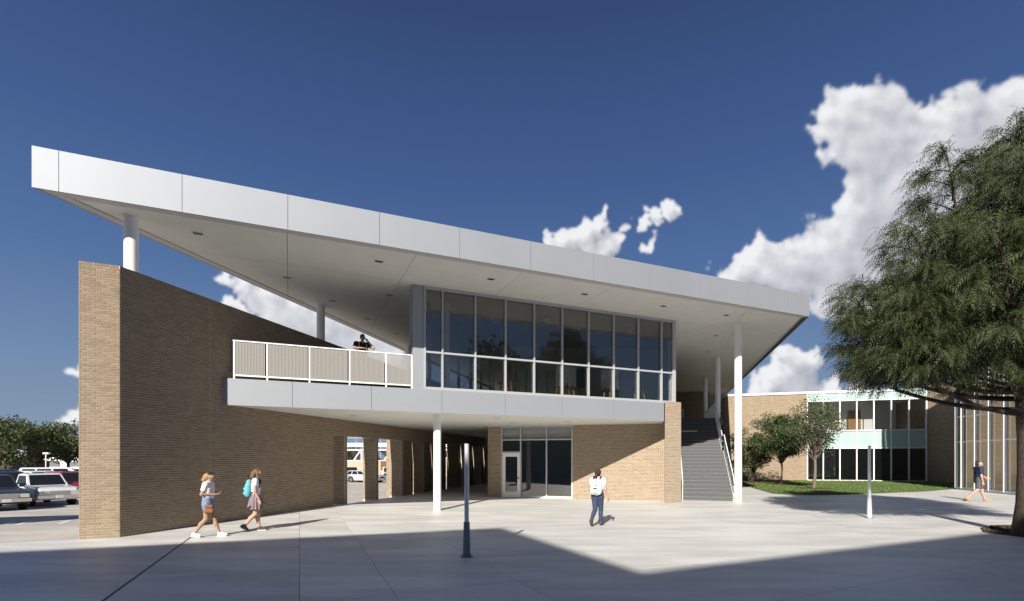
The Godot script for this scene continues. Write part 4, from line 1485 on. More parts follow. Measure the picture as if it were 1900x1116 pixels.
func bough(wood: MB, lf: MB, g: RandomNumberGenerator, a: Vector3, b: Vector3, thick: float, dens: float) -> void:
	var flat := Vector3(b.x - a.x, 0, b.z - a.z)
	var rr := flat.length()
	var az := atan2(flat.z, flat.x)
	var dir := Vector3(cos(az), 0, sin(az))
	var bend := Vector3(0, 0.10 * rr, 0)
	limb(wood, a, b, thick, 0.007, bend, 6)
	var subs := int((3 + rr * 5.5) * dens)
	for k in subs:
		var s := lerpf(0.2, 1.0, pow((k + g.randf()) / subs, 0.8))
		var base := a.lerp(b, s) + bend * sin(s * PI)
		var sa := az + g.randf_range(-1.2, 1.2)
		var sl := g.randf_range(0.3, 0.8) * (1.1 - 0.35 * s) * (0.6 + rr * 0.14)
		var sd := Vector3(cos(sa), g.randf_range(-0.35, 0.55), sin(sa)).normalized()
		var e := base + sd * sl
		if k % 2 == 0:
			wood.rod(base, e, 0.007)
		var ns := int(6 + sl * 17.0)
		for m in ns:
			var q := base.lerp(e, (m + 0.6) / ns) + Vector3(g.randfn(), g.randfn(), g.randfn()) * 0.085
			var qd := (sd * 0.7 + dir * 0.3 + Vector3(g.randfn(), g.randfn() * 0.6 - 0.45, g.randfn()) * 0.6).normalized()
			spray(lf, q, qd, g.randf_range(0.24, 0.46), g, Color(0.036, 0.052, 0.013))

func cypress(label: String, at: Vector3, seed_: int) -> void:
	var t := thing("cypress_tree", label, "tree", at)
	var g := RandomNumberGenerator.new()
	g.seed = seed_
	var wood := MB.new()
	var lf := MB.new()
	var tp := PackedVector3Array()
	var tr := PackedFloat32Array()
	for i in 14:
		var h := 11.0 * i / 13.0
		tp.append(Vector3(0.10 * sin(h * 0.7), h, 0.08 * cos(h * 0.5)))
		tr.append(0.235 * pow(1.0 - h / 11.6, 0.85) + 0.06 * pow(maxf(0.0, 1.0 - h / 0.8), 2.0))
	tp[0].y = -0.1
	wood.tube(tp, tr, 14)
	# boughs of the main stem
	for i in 125:
		var f := (i + 0.5) / 125.0
		var hb := lerpf(3.5, 10.6, pow(f, 0.9))
		var az := i * 2.39996 + g.randf_range(-0.3, 0.3)
		var tip_h := hb + g.randf_range(0.2, 0.8) * (1.0 if hb > 4.6 else 0.5)
		var rr := reach(tip_h) * (1.0 + 0.1 * sin(az * 3.0 + hb)) * g.randf_range(0.5, 0.78)
		bough(wood, lf, g, Vector3(0, hb, 0), Vector3(cos(az) * rr, tip_h, sin(az) * rr), 0.05 * (0.4 + rr / 4.5), 0.78)
	# side leaders that turn upward and give the crown its several peaks
	for l in [[-3.25, 0.5, 4.4, 8.0, 1.55], [-4.0, -0.6, 3.9, 6.5, 1.1], [-1.75, -0.3, 6.2, 10.4, 1.5], [-2.4, 1.9, 4.2, 7.4, 1.5], [0.4, 2.7, 4.3, 8.2, 1.6], [1.9, 1.4, 5.0, 9.2, 1.6], [2.9, -0.8, 4.3, 7.6, 1.6], [-0.6, -2.7, 4.4, 8.4, 1.6], [0.7, 0.8, 7.0, 10.3, 1.2], [-3.0, -1.4, 4.2, 7.0, 1.4], [-1.2, 1.4, 5.6, 9.4, 1.4], [-3.7, 0.9, 3.8, 5.8, 1.1]]:
		var foot := Vector3(l[0] * 0.75, l[2], l[1] * 0.75)
		var top := Vector3(l[0], l[3], l[1])
		limb(wood, Vector3(0, l[2] - 0.6, 0), foot, 0.075, 0.045, Vector3(0, -0.15, 0), 8)
		limb(wood, foot, top, 0.06, 0.012, Vector3(0.05, 0, 0.03), 7)
		var nb := 30
		for i in nb:
			var f := (i + 0.5) / nb
			var a := foot.lerp(top, f * 0.97)
			var az: float = i * 2.39996 + l[0]
			var rr: float = l[4] * pow(1.0 - f, 0.5) * g.randf_range(0.6, 1.0) + 0.22
			bough(wood, lf, g, a, a + Vector3(cos(az) * rr, g.randf_range(0.05, 0.5), sin(az) * rr), 0.018, 0.85)
	put(t, "trunk", wood, M.bark)
	put(t, "crown", lf, M.leaf)

func plants() -> void:
	cypress("tall feathery cypress with a thick dark trunk at the right edge of the plaza", Vector3(13.5, 0.0, -13.4), 4)
	broadleaf("young_tree", "round crowned young tree with dense dark green leaves beside the white column", Vector3(21.2, 0.03, -40.0), 1.9, 1.9, 5.8, 2.05, 0.09, 64, 19000, 0.15, Color(0.042, 0.068, 0.020), 21, "young trees on the lawn", M.pale_bark)
	broadleaf("young_tree", "taller open crowned young tree with silvery leaves in front of the green glass", Vector3(20.35, 0.03, -34.2), 2.2, 2.3, 6.2, 2.15, 0.11, 56, 6800, 0.14, Color(0.060, 0.080, 0.034), 22, "young trees on the lawn", M.pale_bark, 1, 0.4)
	broadleaf("leafy_shrub", "large loose many stemmed shrub against the brick wall next to the stairs", Vector3(20.3, 0.03, -43.2), 1.2, 0.5, 4.9, 1.8, 0.05, 56, 10000, 0.15, Color(0.075, 0.095, 0.030), 23, "", M.bark, 6)
	var spots := [[-46, 66.0, 7.4, 4.6], [6, 64.0, 8.0, 4.0], [66, 70.0, 7.0, 3.9], [126, 72.0, 7.2, 4.1], [170, 78.0, 7.6, 4.2]]
	var said := ["broad oak just inside the left edge with the tallest crown", "broad oak whose crown hangs over the dark shed roof", "round oak with a pale forked trunk behind the parked cars", "broad oak partly hidden by the sunlit end of the brick wall", "oak standing behind the long brick wall"]
	for i in spots.size():
		if i == 0 or i == 4: continue
		var s: Array = spots[i]
		var x: float = (s[0] - CU) / F * s[1]
		broadleaf("oak_tree", said[i], Vector3(x, -0.9, -s[1]), 2.6, 2.2, s[2] + 0.9, s[3], 0.24, 42, 7000, 0.34, Color(0.055, 0.075, 0.022), 31 + i, "oaks along the car park", M.bark)
	broadleaf("roadside_tree", "small green tree seen through the arcade beyond the white shelter", Vector3(-36.5, -0.9, -112), 1.8, 1.4, 6.2, 3.2, 0.2, 24, 2200, 0.5, Color(0.05, 0.075, 0.02), 41, "", M.bark)
	# trees behind the photographer, mirrored in the upper glass
	broadleaf("mirrored_oak", "tall oak behind the photographer mirrored in the upper windows", Vector3(29.0, 0.0, 9.0), 5.0, 4.5, 17.0, 6.0, 0.4, 44, 5000, 0.75, Color(0.05, 0.07, 0.02), 51, "", M.bark)

# ---------------------------------------------------------------- cars
func car(label: String, at: Vector2, y: float, heading: Vector2, kind: String, paint: Material, detail := true) -> void:
	var L := 4.9
	var W := 1.86
	var H := 1.48
	var belt := 0.95
	var hood := 0.92
	var clear := 0.24
	var cab := [-2.3, 1.0, -1.75, 0.15]   # base rear, base front, roof rear, roof front
	var tail := 0.95
	var called := "parked_car"
	if kind == "wagon":
		L = 5.0; H = 1.48; belt = 0.98; hood = 0.93; cab = [-2.42, 0.95, -2.0, 0.05]
	elif kind == "pickup":
		L = 5.4; W = 1.95; H = 1.78; belt = 1.12; hood = 1.07; clear = 0.34; cab = [-0.55, 1.35, -0.40, 0.75]; tail = 1.08
		called = "parked_pickup"
	elif kind == "suv":
		L = 4.8; W = 1.92; H = 1.80; belt = 1.12; hood = 1.08; clear = 0.32; cab = [-2.36, 1.25, -2.15, 0.55]; tail = 1.1
	elif kind == "van":
		L = 5.4; W = 1.98; H = 2.05; belt = 1.22; hood = 1.12; clear = 0.3; cab = [-2.66, 1.7, -2.55, 1.05]; tail = 1.2
		called = "parked_van"
	elif kind == "sedan":
		L = 4.7; H = 1.45; cab = [-1.9, 0.95, -1.2, 0.1]; tail = 0.98
	var t := thing(called, label, "truck" if kind == "pickup" else "van" if kind == "van" else "car", pv(at, y), atan2(heading.y, heading.x), "vehicles in the car park")
	var hw := W * 0.5
	var hl := L * 0.5
	var st := [[-hl, clear + 0.16, tail - 0.1, 0.90], [-hl + 0.12, clear + 0.04, tail, 0.97], [-hl + 0.9, clear, tail if kind == "pickup" else belt, 1.0], [cab[0], clear, tail if kind == "pickup" else belt, 1.0], [cab[1], clear, belt, 1.0], [cab[1] + 0.12, clear, hood + 0.03, 1.0], [hl - 0.35, clear, hood - 0.03, 0.98], [hl - 0.08, clear + 0.02, hood - 0.10, 0.93], [hl, clear + 0.08, hood - 0.20, 0.88]]
	var body := MB.new()
	var rings := []
	for s in st:
		var w: float = hw * s[3]
		var y0: float = s[1]
		var y1: float = s[2]
		rings.append([Vector3(s[0], y0, -w * 0.92), Vector3(s[0], y0 + 0.14, -w), Vector3(s[0], (y0 + y1) * 0.55, -w), Vector3(s[0], y1 - 0.06, -w * 0.965), Vector3(s[0], y1, -w * 0.88), Vector3(s[0], y1 + 0.02, 0), Vector3(s[0], y1, w * 0.88), Vector3(s[0], y1 - 0.06, w * 0.965), Vector3(s[0], (y0 + y1) * 0.55, w), Vector3(s[0], y0 + 0.14, w), Vector3(s[0], y0, w * 0.92)])
	for i in rings.size() - 1:
		for k in 11:
			var l := (k + 1) % 11
			body.quad(rings[i][k], rings[i + 1][k], rings[i + 1][l], rings[i][l])
	for e in [0, rings.size() - 1]:
		for k in range(1, 10):
			if e == 0: body.tri(rings[e][0], rings[e][k], rings[e][k + 1])
			else: body.tri(rings[e][0], rings[e][k + 1], rings[e][k])
	# greenhouse: pillars and roof are painted, the panes sit in it
	var bw := hw * 0.90
	var tw := hw * 0.76
	var yb := belt - 0.03
	var c := [Vector3(cab[0], yb, -bw), Vector3(cab[1], yb, -bw), Vector3(cab[1], yb, bw), Vector3(cab[0], yb, bw), Vector3(cab[2], H - 0.05, -tw), Vector3(cab[3], H - 0.05, -tw), Vector3(cab[3], H - 0.05, tw), Vector3(cab[2], H - 0.05, tw)]
	body.quad(c[1], c[0], c[4], c[5])
	body.quad(c[3], c[2], c[6], c[7])
	body.quad(c[2], c[1], c[5], c[6])
	body.quad(c[0], c[3], c[7], c[4])
	var up := Vector3(0, 0.05, 0)
	var tr := [c[4] + up + Vector3(0.14, 0, 0.1), c[5] + up + Vector3(-0.2, 0, 0.1), c[6] + up + Vector3(-0.2, 0, -0.1), c[7] + up + Vector3(0.14, 0, -0.1)]
	body.quad(tr[1], tr[0], tr[3], tr[2])
	body.quad(c[5], c[4], tr[0], tr[1])
	body.quad(c[7], c[6], tr[2], tr[3])
	body.quad(c[6], c[5], tr[1], tr[2])
	body.quad(c[4], c[7], tr[3], tr[0])
	if kind == "pickup":
		# open bed: dark floor set in the top
		pass
	put(t, "body", body, paint)
	var add_pane := func(p0: Vector3, p1: Vector3, p2: Vector3, p3: Vector3, called2: String) -> void:
		var n := (p1 - p0).cross(p3 - p0).normalized() * 0.008
		var q := MB.new()
		q.quad(p0 + n, p1 + n, p2 + n, p3 + n)
		put(t, called2, q, M.car_glass)
	var mixq := func(q0: Vector3, q1: Vector3, q2: Vector3, q3: Vector3, s0: float, s1: float, t0: float, t1: float, nm: String) -> void:
		add_pane.call(q0.lerp(q1, s0).lerp(q3.lerp(q2, s0), t0), q0.lerp(q1, s1).lerp(q3.lerp(q2, s1), t0), q0.lerp(q1, s1).lerp(q3.lerp(q2, s1), t1), q0.lerp(q1, s0).lerp(q3.lerp(q2, s0), t1), nm)
	mixq.call(c[2], c[1], c[5], c[6], 0.05, 0.95, 0.08, 0.95, "windscreen")
	mixq.call(c[0], c[3], c[7], c[4], 0.07, 0.93, 0.15, 0.92, "rear_window")
	var bays := [[0.10, 0.88]] if kind == "pickup" else [[0.05, 0.28], [0.32, 0.58], [0.62, 0.90]]
	for b in bays:
		mixq.call(c[3], c[2], c[6], c[7], b[0], b[1], 0.12, 0.9, "side_window")
		mixq.call(c[1], c[0], c[4], c[5], 1.0 - b[1], 1.0 - b[0], 0.12, 0.9, "side_window")
	var wr := 0.36 if kind in ["pickup", "suv", "van"] else 0.335
	for x in [-hl + 1.05, hl - 0.98]:
		for s in [-1.0, 1.0]:
			var wl := sub(t, "wheel")
			var q := MB.new()
			q.cyl(Vector3(x, wr + 0.03, s * (hw - 0.16)), Vector3(x, wr + 0.03, s * (hw + 0.004)), wr + 0.07, 22)
			put(wl, "wheel_arch", q, M.dark)
			q = MB.new()
			q.cyl(Vector3(x, wr, s * (hw - 0.2)), Vector3(x, wr, s * (hw + 0.012)), wr, 24)
			put(wl, "tyre", q, M.tyre)
			q = MB.new()
			q.cyl(Vector3(x, wr, s * (hw + 0.01)), Vector3(x, wr, s * (hw + 0.018)), wr * 0.63, 20)
			for k in 5:
				pass
			put(wl, "rim", q, M.rim)
			q = MB.new()
			for k in 5:
				var an := TAU * k / 5.0
				q.box(Vector3(x + cos(an) * wr * 0.38, wr + sin(an) * wr * 0.38, s * (hw + 0.02)), Vector3(cos(an), sin(an), 0) * wr * 0.13, Vector3(-sin(an), cos(an), 0) * wr * 0.10, Vector3(0, 0, 0.003))
			put(wl, "rim_slot", q, M.dark)
	# front and rear furniture
	var xf := hl - 0.045
	var yg := (hood - 0.2 + clear) * 0.5 + 0.12
	var q2 := MB.new()
	q2.box(Vector3(xf + 0.03, yg + 0.02, 0), Vector3(0.03, 0, 0), Vector3(0, 0.11, 0), Vector3(0, 0, hw * 0.46))
	put(t, "grille", q2, M.dark if kind != "pickup" else M.steel_grey)
	for s in [-1.0, 1.0]:
		q2 = MB.new()
		q2.box(Vector3(xf + 0.01, yg + 0.03, s * hw * 0.67), Vector3(0.045, 0, 0), Vector3(0, 0.09, 0), Vector3(0, 0, hw * 0.19))
		put(t, "headlight", q2, M.headlight)
		q2 = MB.new()
		q2.box(Vector3(-hl + 0.02, tail - 0.25, s * hw * 0.80), Vector3(0.05, 0, 0), Vector3(0, 0.13, 0), Vector3(0, 0, hw * 0.10))
		put(t, "tail_lamp", q2, M.tail_lamp)
		q2 = MB.new()
		q2.box(Vector3(cab[1] - 0.25, belt + 0.09, s * (hw + 0.08)), Vector3(0.06, 0, 0), Vector3(0, 0.08, 0), Vector3(0, 0, 0.10))
		put(t, "wing_mirror", q2, M.dark if kind == "pickup" else paint)
	for e in [1.0, -1.0]:
		q2 = MB.new()
		q2.box(Vector3(e * (hl + 0.03), clear + 0.20, 0), Vector3(0.06, 0, 0), Vector3(0, 0.085, 0), Vector3(0, 0, hw * 0.94))
		put(t, "bumper", q2, M.chrome if kind == "pickup" else paint)
		q2 = MB.new()
		q2.box(Vector3(e * (hl + 0.10), clear + 0.20, 0), Vector3(0.008, 0, 0), Vector3(0, 0.075, 0), Vector3(0, 0, 0.155))
		put(t, "number_plate", q2, M.canvas)
	if kind == "pickup":
		q2 = MB.new()
		q2.box(Vector3(-hl * 0.5 - 0.30, tail + 0.022, 0), Vector3(hl * 0.5 - 0.35, 0, 0), Vector3(0, 0.012, 0), Vector3(0, 0, hw * 0.78))
		put(t, "truck_bed", q2, M.dark)
		q2 = MB.new()
		for k in 5:
			q2.box(Vector3(xf + 0.065, yg - 0.06 + k * 0.04, 0), Vector3(0.008, 0, 0), Vector3(0, 0.008, 0), Vector3(0, 0, hw * 0.45))
		put(t, "grille_bars", q2, M.chrome)

func vehicles() -> void:
	var h := Vector2(0.87, -0.49)
	var hs := Vector2(0.49, 0.87)
	var base := on_plane(112, 937, -0.5)
	var park := func(u: float, v: float, y: float) -> Vector2: return on_plane(u, v, y)
	var p1: Vector2 = park.call(112, 938, -0.5) - h * 2.9
	car("white pickup with a square silver grille next to the brick wall end", p1, lot_y(p1), h, "pickup", M.paint_white)
	var p2: Vector2 = park.call(14, 946, -0.42) - h * 2.9
	car("dark grey pickup with a chrome bumper at the left edge", p2, lot_y(p2), h, "pickup", M.paint_dark)
	var rows := [["red estate car behind the white pickup", 130, 35.5, "suv", M.paint_red], ["white sport utility car between the white pickup and the van", 74, 40.0, "suv", M.paint_white], ["white van with long dark side windows behind the red car", 106, 49.0, "van", M.paint_white], ["dark blue off roader behind the dark grey pickup", 12, 37.0, "suv", M.paint_blue], ["white saloon half hidden by the brick wall end", 146, 43.0, "sedan", M.paint_white], ["silver saloon in the row behind the dark blue off roader", 40, 46.0, "sedan", M.paint_silver], ["dark grey estate car in the third row at the left edge", 6, 52.0, "suv", M.paint_dark], ["white estate car under the oak trees", 62, 56.0, "wagon", M.paint_white], ["red saloon in the last row near the trees", 92, 58.0, "sedan", M.paint_red], ["silver sport utility car in the last row by the wall end", 134, 57.0, "suv", M.paint_silver]]
	for e in rows:
		var pm := Vector2((e[1] - CU) / F * e[2], e[2])
		car(e[0], pm, lot_y(pm), Vector2(0.8, 0.6) if e[3] == "van" else h, e[3], e[4])
	# through the arcade
	var q1 := Vector2(-18.1, 62.5)
	car("silver estate car in full side view through the arcade", q1, lot_y(q1), Vector2(0.93, -0.36), "wagon", M.paint_silver)
	var q2 := Vector2(-21.3, 67.0)
	car("dark blue off roader behind the silver estate car", q2, lot_y(q2), Vector2(0.3, -0.95), "suv", M.paint_blue)
	var q3 := Vector2(-16.9, 69.5)
	car("white sport utility car just behind the roof of the silver estate", q3, lot_y(q3), Vector2(0.3, -0.95), "suv", M.paint_white)
	var q4 := Vector2(-14.6, 66.0)
	car("dark saloon to the right of the silver estate car", q4, lot_y(q4), Vector2(0.8, -0.6), "sedan", M.paint_dark)
	var q5 := Vector2(-15.6, 75.0)
	car("white saloon in the last row before the beige wall", q5, lot_y(q5), Vector2(0.9, -0.4), "sedan", M.paint_white)
	var q6 := Vector2(-25.0, 64.0)
	car("silver saloon whose nose shows at the left of the arcade gap", q6, lot_y(q6), Vector2(0.93, -0.36), "sedan", M.paint_silver)

# ---------------------------------------------------------------- lamps
func street_lamps() -> void:
	for l in [[Vector2(-0.93, 10.39), 2.32, "slim steel bollard lamp with a dark base standing in the shade"], [Vector2(12.18, 17.25), 2.47, "slim silver bollard lamp near the big tree"]]:
		var t := thing("bollard_lamp", l[2], "lamp", pv(l[0], 0.0), 0.0, "bollard lamps on the plaza")
		var h: float = l[1]
		var mb := MB.new()
		mb.cyl(Vector3(0, 0, 0), Vector3(0, 0.018, 0), 0.135, 28)
		for k in 4:
			var an := TAU * (k + 0.5) / 4
			mb.cyl(Vector3(cos(an) * 0.11, 0.018, sin(an) * 0.11), Vector3(cos(an) * 0.11, 0.035, sin(an) * 0.11), 0.012, 8)
		put(t, "base_plate", mb, M.base_grey)
		mb = MB.new()
		mb.tube(PackedVector3Array([Vector3(0, 0.018, 0), Vector3(0, 0.72, 0)]), PackedFloat32Array([0.080, 0.062]), 24)
		put(t, "base_sleeve", mb, M.base_grey if h < 2.4 else M.steel_grey)
		mb = MB.new()
		mb.cyl(Vector3(0, 0.72, 0), Vector3(0, h - 0.16, 0), 0.047, 24)
		put(t, "shaft", mb, M.steel_grey)
		mb = MB.new()
		mb.cyl(Vector3(0, h - 0.16, 0), Vector3(0, h - 0.04, 0), 0.045, 24)
		put(t, "lens", mb, M.headlight)
		mb = MB.new()
		mb.cyl(Vector3(0, h - 0.04, 0), Vector3(0, h, 0), 0.048, 24)
		put(t, "cap", mb, M.steel_grey)
	var lot := thing("car_park_lamp", "white lamp head on a thin pole among the car park trees", "lamp", Vector3(-58.0, -0.7, -63.0))
	var mb2 := MB.new()
	mb2.rod(Vector3.ZERO, Vector3(0, 3.4, 0), 0.06)
	put(lot, "pole", mb2, M.white_metal)
	mb2 = MB.new()
	mb2.box(Vector3(0.1, 3.45, 0), Vector3(0.35, 0, 0), Vector3(0, 0.09, 0), Vector3(0, 0, 0.18))
	put(lot, "lamp_head", mb2, M.white_metal)

# ---------------------------------------------------------------- people
# bones: [a, b, radius at a, radius at b]; distances joined by a smooth minimum and meshed as surface nets
func skin_over(mb: MB, bones: Array, cell: float, k: float) -> void:
	var lo := Vector3(1e9, 1e9, 1e9)
	var hi := -lo
	for b in bones:
		var r: float = maxf(b[2], b[3]) + k + cell * 3.0
		var rv := Vector3(r, r, r)
		lo = lo.min((b[0] as Vector3).min(b[1]) - rv)
		hi = hi.max((b[0] as Vector3).max(b[1]) + rv)
	var nx := int((hi.x - lo.x) / cell) + 2
	var ny := int((hi.y - lo.y) / cell) + 2
	var nz := int((hi.z - lo.z) / cell) + 2
	var f := PackedFloat32Array()
	f.resize(nx * ny * nz)
	f.fill(1.0)
	for b in bones:
		var a: Vector3 = b[0]
		var c: Vector3 = b[1]
		var ra: float = b[2]
		var rb: float = b[3]
		var ab := c - a
		var l2 := maxf(ab.length_squared(), 1e-9)
		var r := maxf(ra, rb) + k + cell * 2.0
		var rv := Vector3(r, r, r)
		var p0 := (a.min(c) - rv - lo) / cell
		var p1 := (a.max(c) + rv - lo) / cell
		for kk in range(maxi(0, int(p0.z)), mini(nz, int(p1.z) + 2)):
			for j in range(maxi(0, int(p0.y)), mini(ny, int(p1.y) + 2)):
				var row := (kk * ny + j) * nx
				for i in range(maxi(0, int(p0.x)), mini(nx, int(p1.x) + 2)):
					var p := lo + Vector3(i, j, kk) * cell
					var t := clampf((p - a).dot(ab) / l2, 0.0, 1.0)
					var d := p.distance_to(a + ab * t) - lerpf(ra, rb, t)
					var o := f[row + i]
					var h := maxf(k - absf(o - d), 0.0) / k
					f[row + i] = minf(o, d) - h * h * k * 0.25
	var sx := 1
	var sy := nx
	var sz := nx * ny
	var vid := {}
	var vp := PackedVector3Array()
	var vn := PackedVector3Array()
	var offs := [0, sx, sy, sx + sy, sz, sx + sz, sy + sz, sx + sy + sz]
	var cor := [Vector3(0, 0, 0), Vector3(1, 0, 0), Vector3(0, 1, 0), Vector3(1, 1, 0), Vector3(0, 0, 1), Vector3(1, 0, 1), Vector3(0, 1, 1), Vector3(1, 1, 1)]
	var edges := [[0, 1], [2, 3], [4, 5], [6, 7], [0, 2], [1, 3], [4, 6], [5, 7], [0, 4], [1, 5], [2, 6], [3, 7]]
	for kk in nz - 1:
		for j in ny - 1:
			var row := (kk * ny + j) * nx
			for i in nx - 1:
				var b0 := row + i
				var f0 := f[b0]
				if f0 > cell * 2.0: continue
				var neg := 0
				for o in 8:
					if f[b0 + offs[o]] < 0.0: neg += 1
				if neg == 0 or neg == 8: continue
				var sum := Vector3.ZERO
				var cnt := 0
				for e in edges:
					var fa := f[b0 + offs[e[0]]]
					var fb := f[b0 + offs[e[1]]]
					if (fa < 0.0) != (fb < 0.0):
						sum += (cor[e[0]] as Vector3).lerp(cor[e[1]], fa / (fa - fb))
						cnt += 1
				vid[b0] = vp.size()
				vp.append(lo + (Vector3(i, j, kk) + sum / cnt) * cell)
				vn.append(Vector3(f[b0 + sx] + f[b0 + sx + sy] + f[b0 + sx + sz] + f[b0 + sx + sy + sz] - f0 - f[b0 + sy] - f[b0 + sz] - f[b0 + sy + sz],
					f[b0 + sy] + f[b0 + sx + sy] + f[b0 + sy + sz] + f[b0 + sx + sy + sz] - f0 - f[b0 + sx] - f[b0 + sz] - f[b0 + sx + sz],
					f[b0 + sz] + f[b0 + sx + sz] + f[b0 + sy + sz] + f[b0 + sx + sy + sz] - f0 - f[b0 + sx] - f[b0 + sy] - f[b0 + sx + sy]).normalized())
	var ax := [[sx, sy, sz], [sy, sz, sx], [sz, sx, sy]]
	for b0 in vid:
		for a in ax:
			var fa := f[b0]
			var fb := f[b0 + a[0]]
			if (fa < 0.0) == (fb < 0.0): continue
			var i1: int = b0 - a[1]
			var i2: int = b0 - a[1] - a[2]
			var i3: int = b0 - a[2]
			if not (vid.has(i1) and vid.has(i2) and vid.has(i3)): continue
			var q := [vid[b0], vid[i1], vid[i2], vid[i3]]
			if fa >= 0.0: q = [q[0], q[3], q[2], q[1]]
			mb.quadn(vp[q[0]], vp[q[1]], vp[q[2]], vp[q[3]], vn[q[0]], vn[q[1]], vn[q[2]], vn[q[3]])

func hand(mb: MB, wrist: Vector3, dir: Vector3, palm_n: Vector3, curl: float, thumb_side: float) -> void:
	# dir: along the palm; palm_n: out of the palm
	var d := dir.normalized()
	var n := (palm_n - d * palm_n.dot(d)).normalized()
	var s := d.cross(n) * thumb_side
	var bones := []
	bones.append([wrist - d * 0.02, wrist + d * 0.03, 0.021, 0.020])
	for i in 4:
		var off := s * (0.029 - 0.019 * i)
		bones.append([wrist + d * 0.02 + off * 0.6, wrist + d * 0.085 + off, 0.012, 0.010])
		var l: float = [0.068, 0.078, 0.072, 0.056][i]
		var p: Vector3 = wrist + d * 0.088 + off
		var q := d
		for k in 3:
			q = (q + n * curl).normalized()
			var e: Vector3 = p + q * l * [0.42, 0.32, 0.26][k]
			bones.append([p, e, 0.0088 - 0.0008 * k, 0.008 - 0.0008 * k])
			p = e
	var tb := wrist + d * 0.025 + s * 0.026
	var t1 := tb + (d * 0.6 + s * 0.75 + n * 0.3).normalized() * 0.042
	var t2 := t1 + (d * 0.9 + s * 0.2 + n * (0.3 + curl)).normalized() * 0.032
	bones.append([tb, t1, 0.012, 0.010])
	bones.append([t1, t2, 0.0095, 0.008])
	skin_over(mb, bones, 0.0055, 0.006)

func head_mesh(mb: MB, c: Vector3, fw: Vector3, up: Vector3) -> void:
	var r := fw.cross(up).normalized()
	var bones := []
	bones.append([c + up * 0.025 - fw * 0.022, c + up * 0.02 + fw * 0.022, 0.084, 0.078])
	bones.append([c - up * 0.02 + fw * 0.03, c - up * 0.075 + fw * 0.052, 0.062, 0.034])
	for s in [-1.0, 1.0]:
		bones.append([c - up * 0.03 + fw * 0.025 + r * s * 0.035, c - up * 0.07 + fw * 0.045 + r * s * 0.018, 0.035, 0.026])
		bones.append([c + r * s * 0.077 + up * 0.012 - fw * 0.006, c + r * s * 0.075 - up * 0.024, 0.012, 0.009])
		bones.append([c + fw * 0.083 + up * 0.026 + r * s * 0.015, c + fw * 0.072 + up * 0.024 + r * s * 0.042, 0.012, 0.010])
	bones.append([c + fw * 0.088 + up * 0.008, c + fw * 0.108 - up * 0.022, 0.010, 0.014])
	bones.append([c + fw * 0.088 - up * 0.050 - r * 0.018, c + fw * 0.088 - up * 0.050 + r * 0.018, 0.010, 0.010])
	skin_over(mb, bones, 0.0075, 0.018)

func face_bits(t: Node, c: Vector3, fw: Vector3, up: Vector3) -> void:
	var r := fw.cross(up).normalized()
	for s in [-1.0, 1.0]:
		var mb := MB.new()
		mb.box(c + fw * 0.092 + up * 0.010 + r * s * 0.032, r * 0.013, up * 0.006, fw * 0.004)
		put(t, "eye", mb, M.dark)
		mb = MB.new()
		mb.box(c + fw * 0.094 + up * 0.032 + r * s * 0.032, r * 0.018, up * 0.004, fw * 0.005)
		put(t, "eyebrow", mb, M.hair_dark)
	var mb2 := MB.new()
	mb2.box(c + fw * 0.098 - up * 0.050, r * 0.022, up * 0.005, fw * 0.003)
	put(t, "mouth", mb2, M.lips)

# local frame: +x is the way the person faces, +z the right hand side
func figure(t: Node, J: Dictionary, skin: Material, sc: float) -> void:
	var mb := MB.new()
	var B := body_bones(J)
	skin_over(mb, B, 0.014, 0.035)
	head_mesh(mb, J.head, J.fw, J.up)
	hand(mb, J.wr[0], J.hd[0], J.pn[0], J.curl[0], J.ts[0])
	hand(mb, J.wr[1], J.hd[1], J.pn[1], J.curl[1], J.ts[1])
	put(t, "body", mb, skin)

func body_bones(J: Dictionary) -> Array:
	var B := []
	var pel: Vector3 = J.pel
	var ch: Vector3 = J.chest
	var nk: Vector3 = J.neck
	var sid: Vector3 = J.side
	for s in [-1.0, 1.0]:
		B.append([pel + sid * s * 0.075, pel.lerp(ch, 0.5) + sid * s * 0.055, 0.105, 0.088])
		B.append([pel.lerp(ch, 0.5) + sid * s * 0.055, ch + sid * s * 0.085, 0.088, 0.095])
	B.append([ch + Vector3(0, 0.10, 0), nk, 0.075, 0.052])
	B.append([nk, J.head - (J.up as Vector3) * 0.04, 0.052, 0.050])
	for i in 2:
		var s := -1.0 if i == 0 else 1.0
		B.append([ch + sid * s * 0.10 + Vector3(0, 0.10, 0), J.sh[i], 0.07, 0.058])
		B.append([J.sh[i], J.el[i], 0.052, 0.039])
		B.append([J.el[i], J.wr[i], 0.039, 0.026])
		B.append([pel + sid * s * 0.085 - Vector3(0, 0.03, 0), J.kn[i], 0.092, 0.056])
		B.append([(J.kn[i] as Vector3), (J.kn[i] as Vector3).lerp(J.an[i], 0.35) + (J.calf as Vector3), 0.054, 0.056])
		B.append([(J.kn[i] as Vector3).lerp(J.an[i], 0.35) + (J.calf as Vector3), J.an[i], 0.054, 0.036])
		B.append([J.an[i], J.to[i], 0.036, 0.028])
	return B

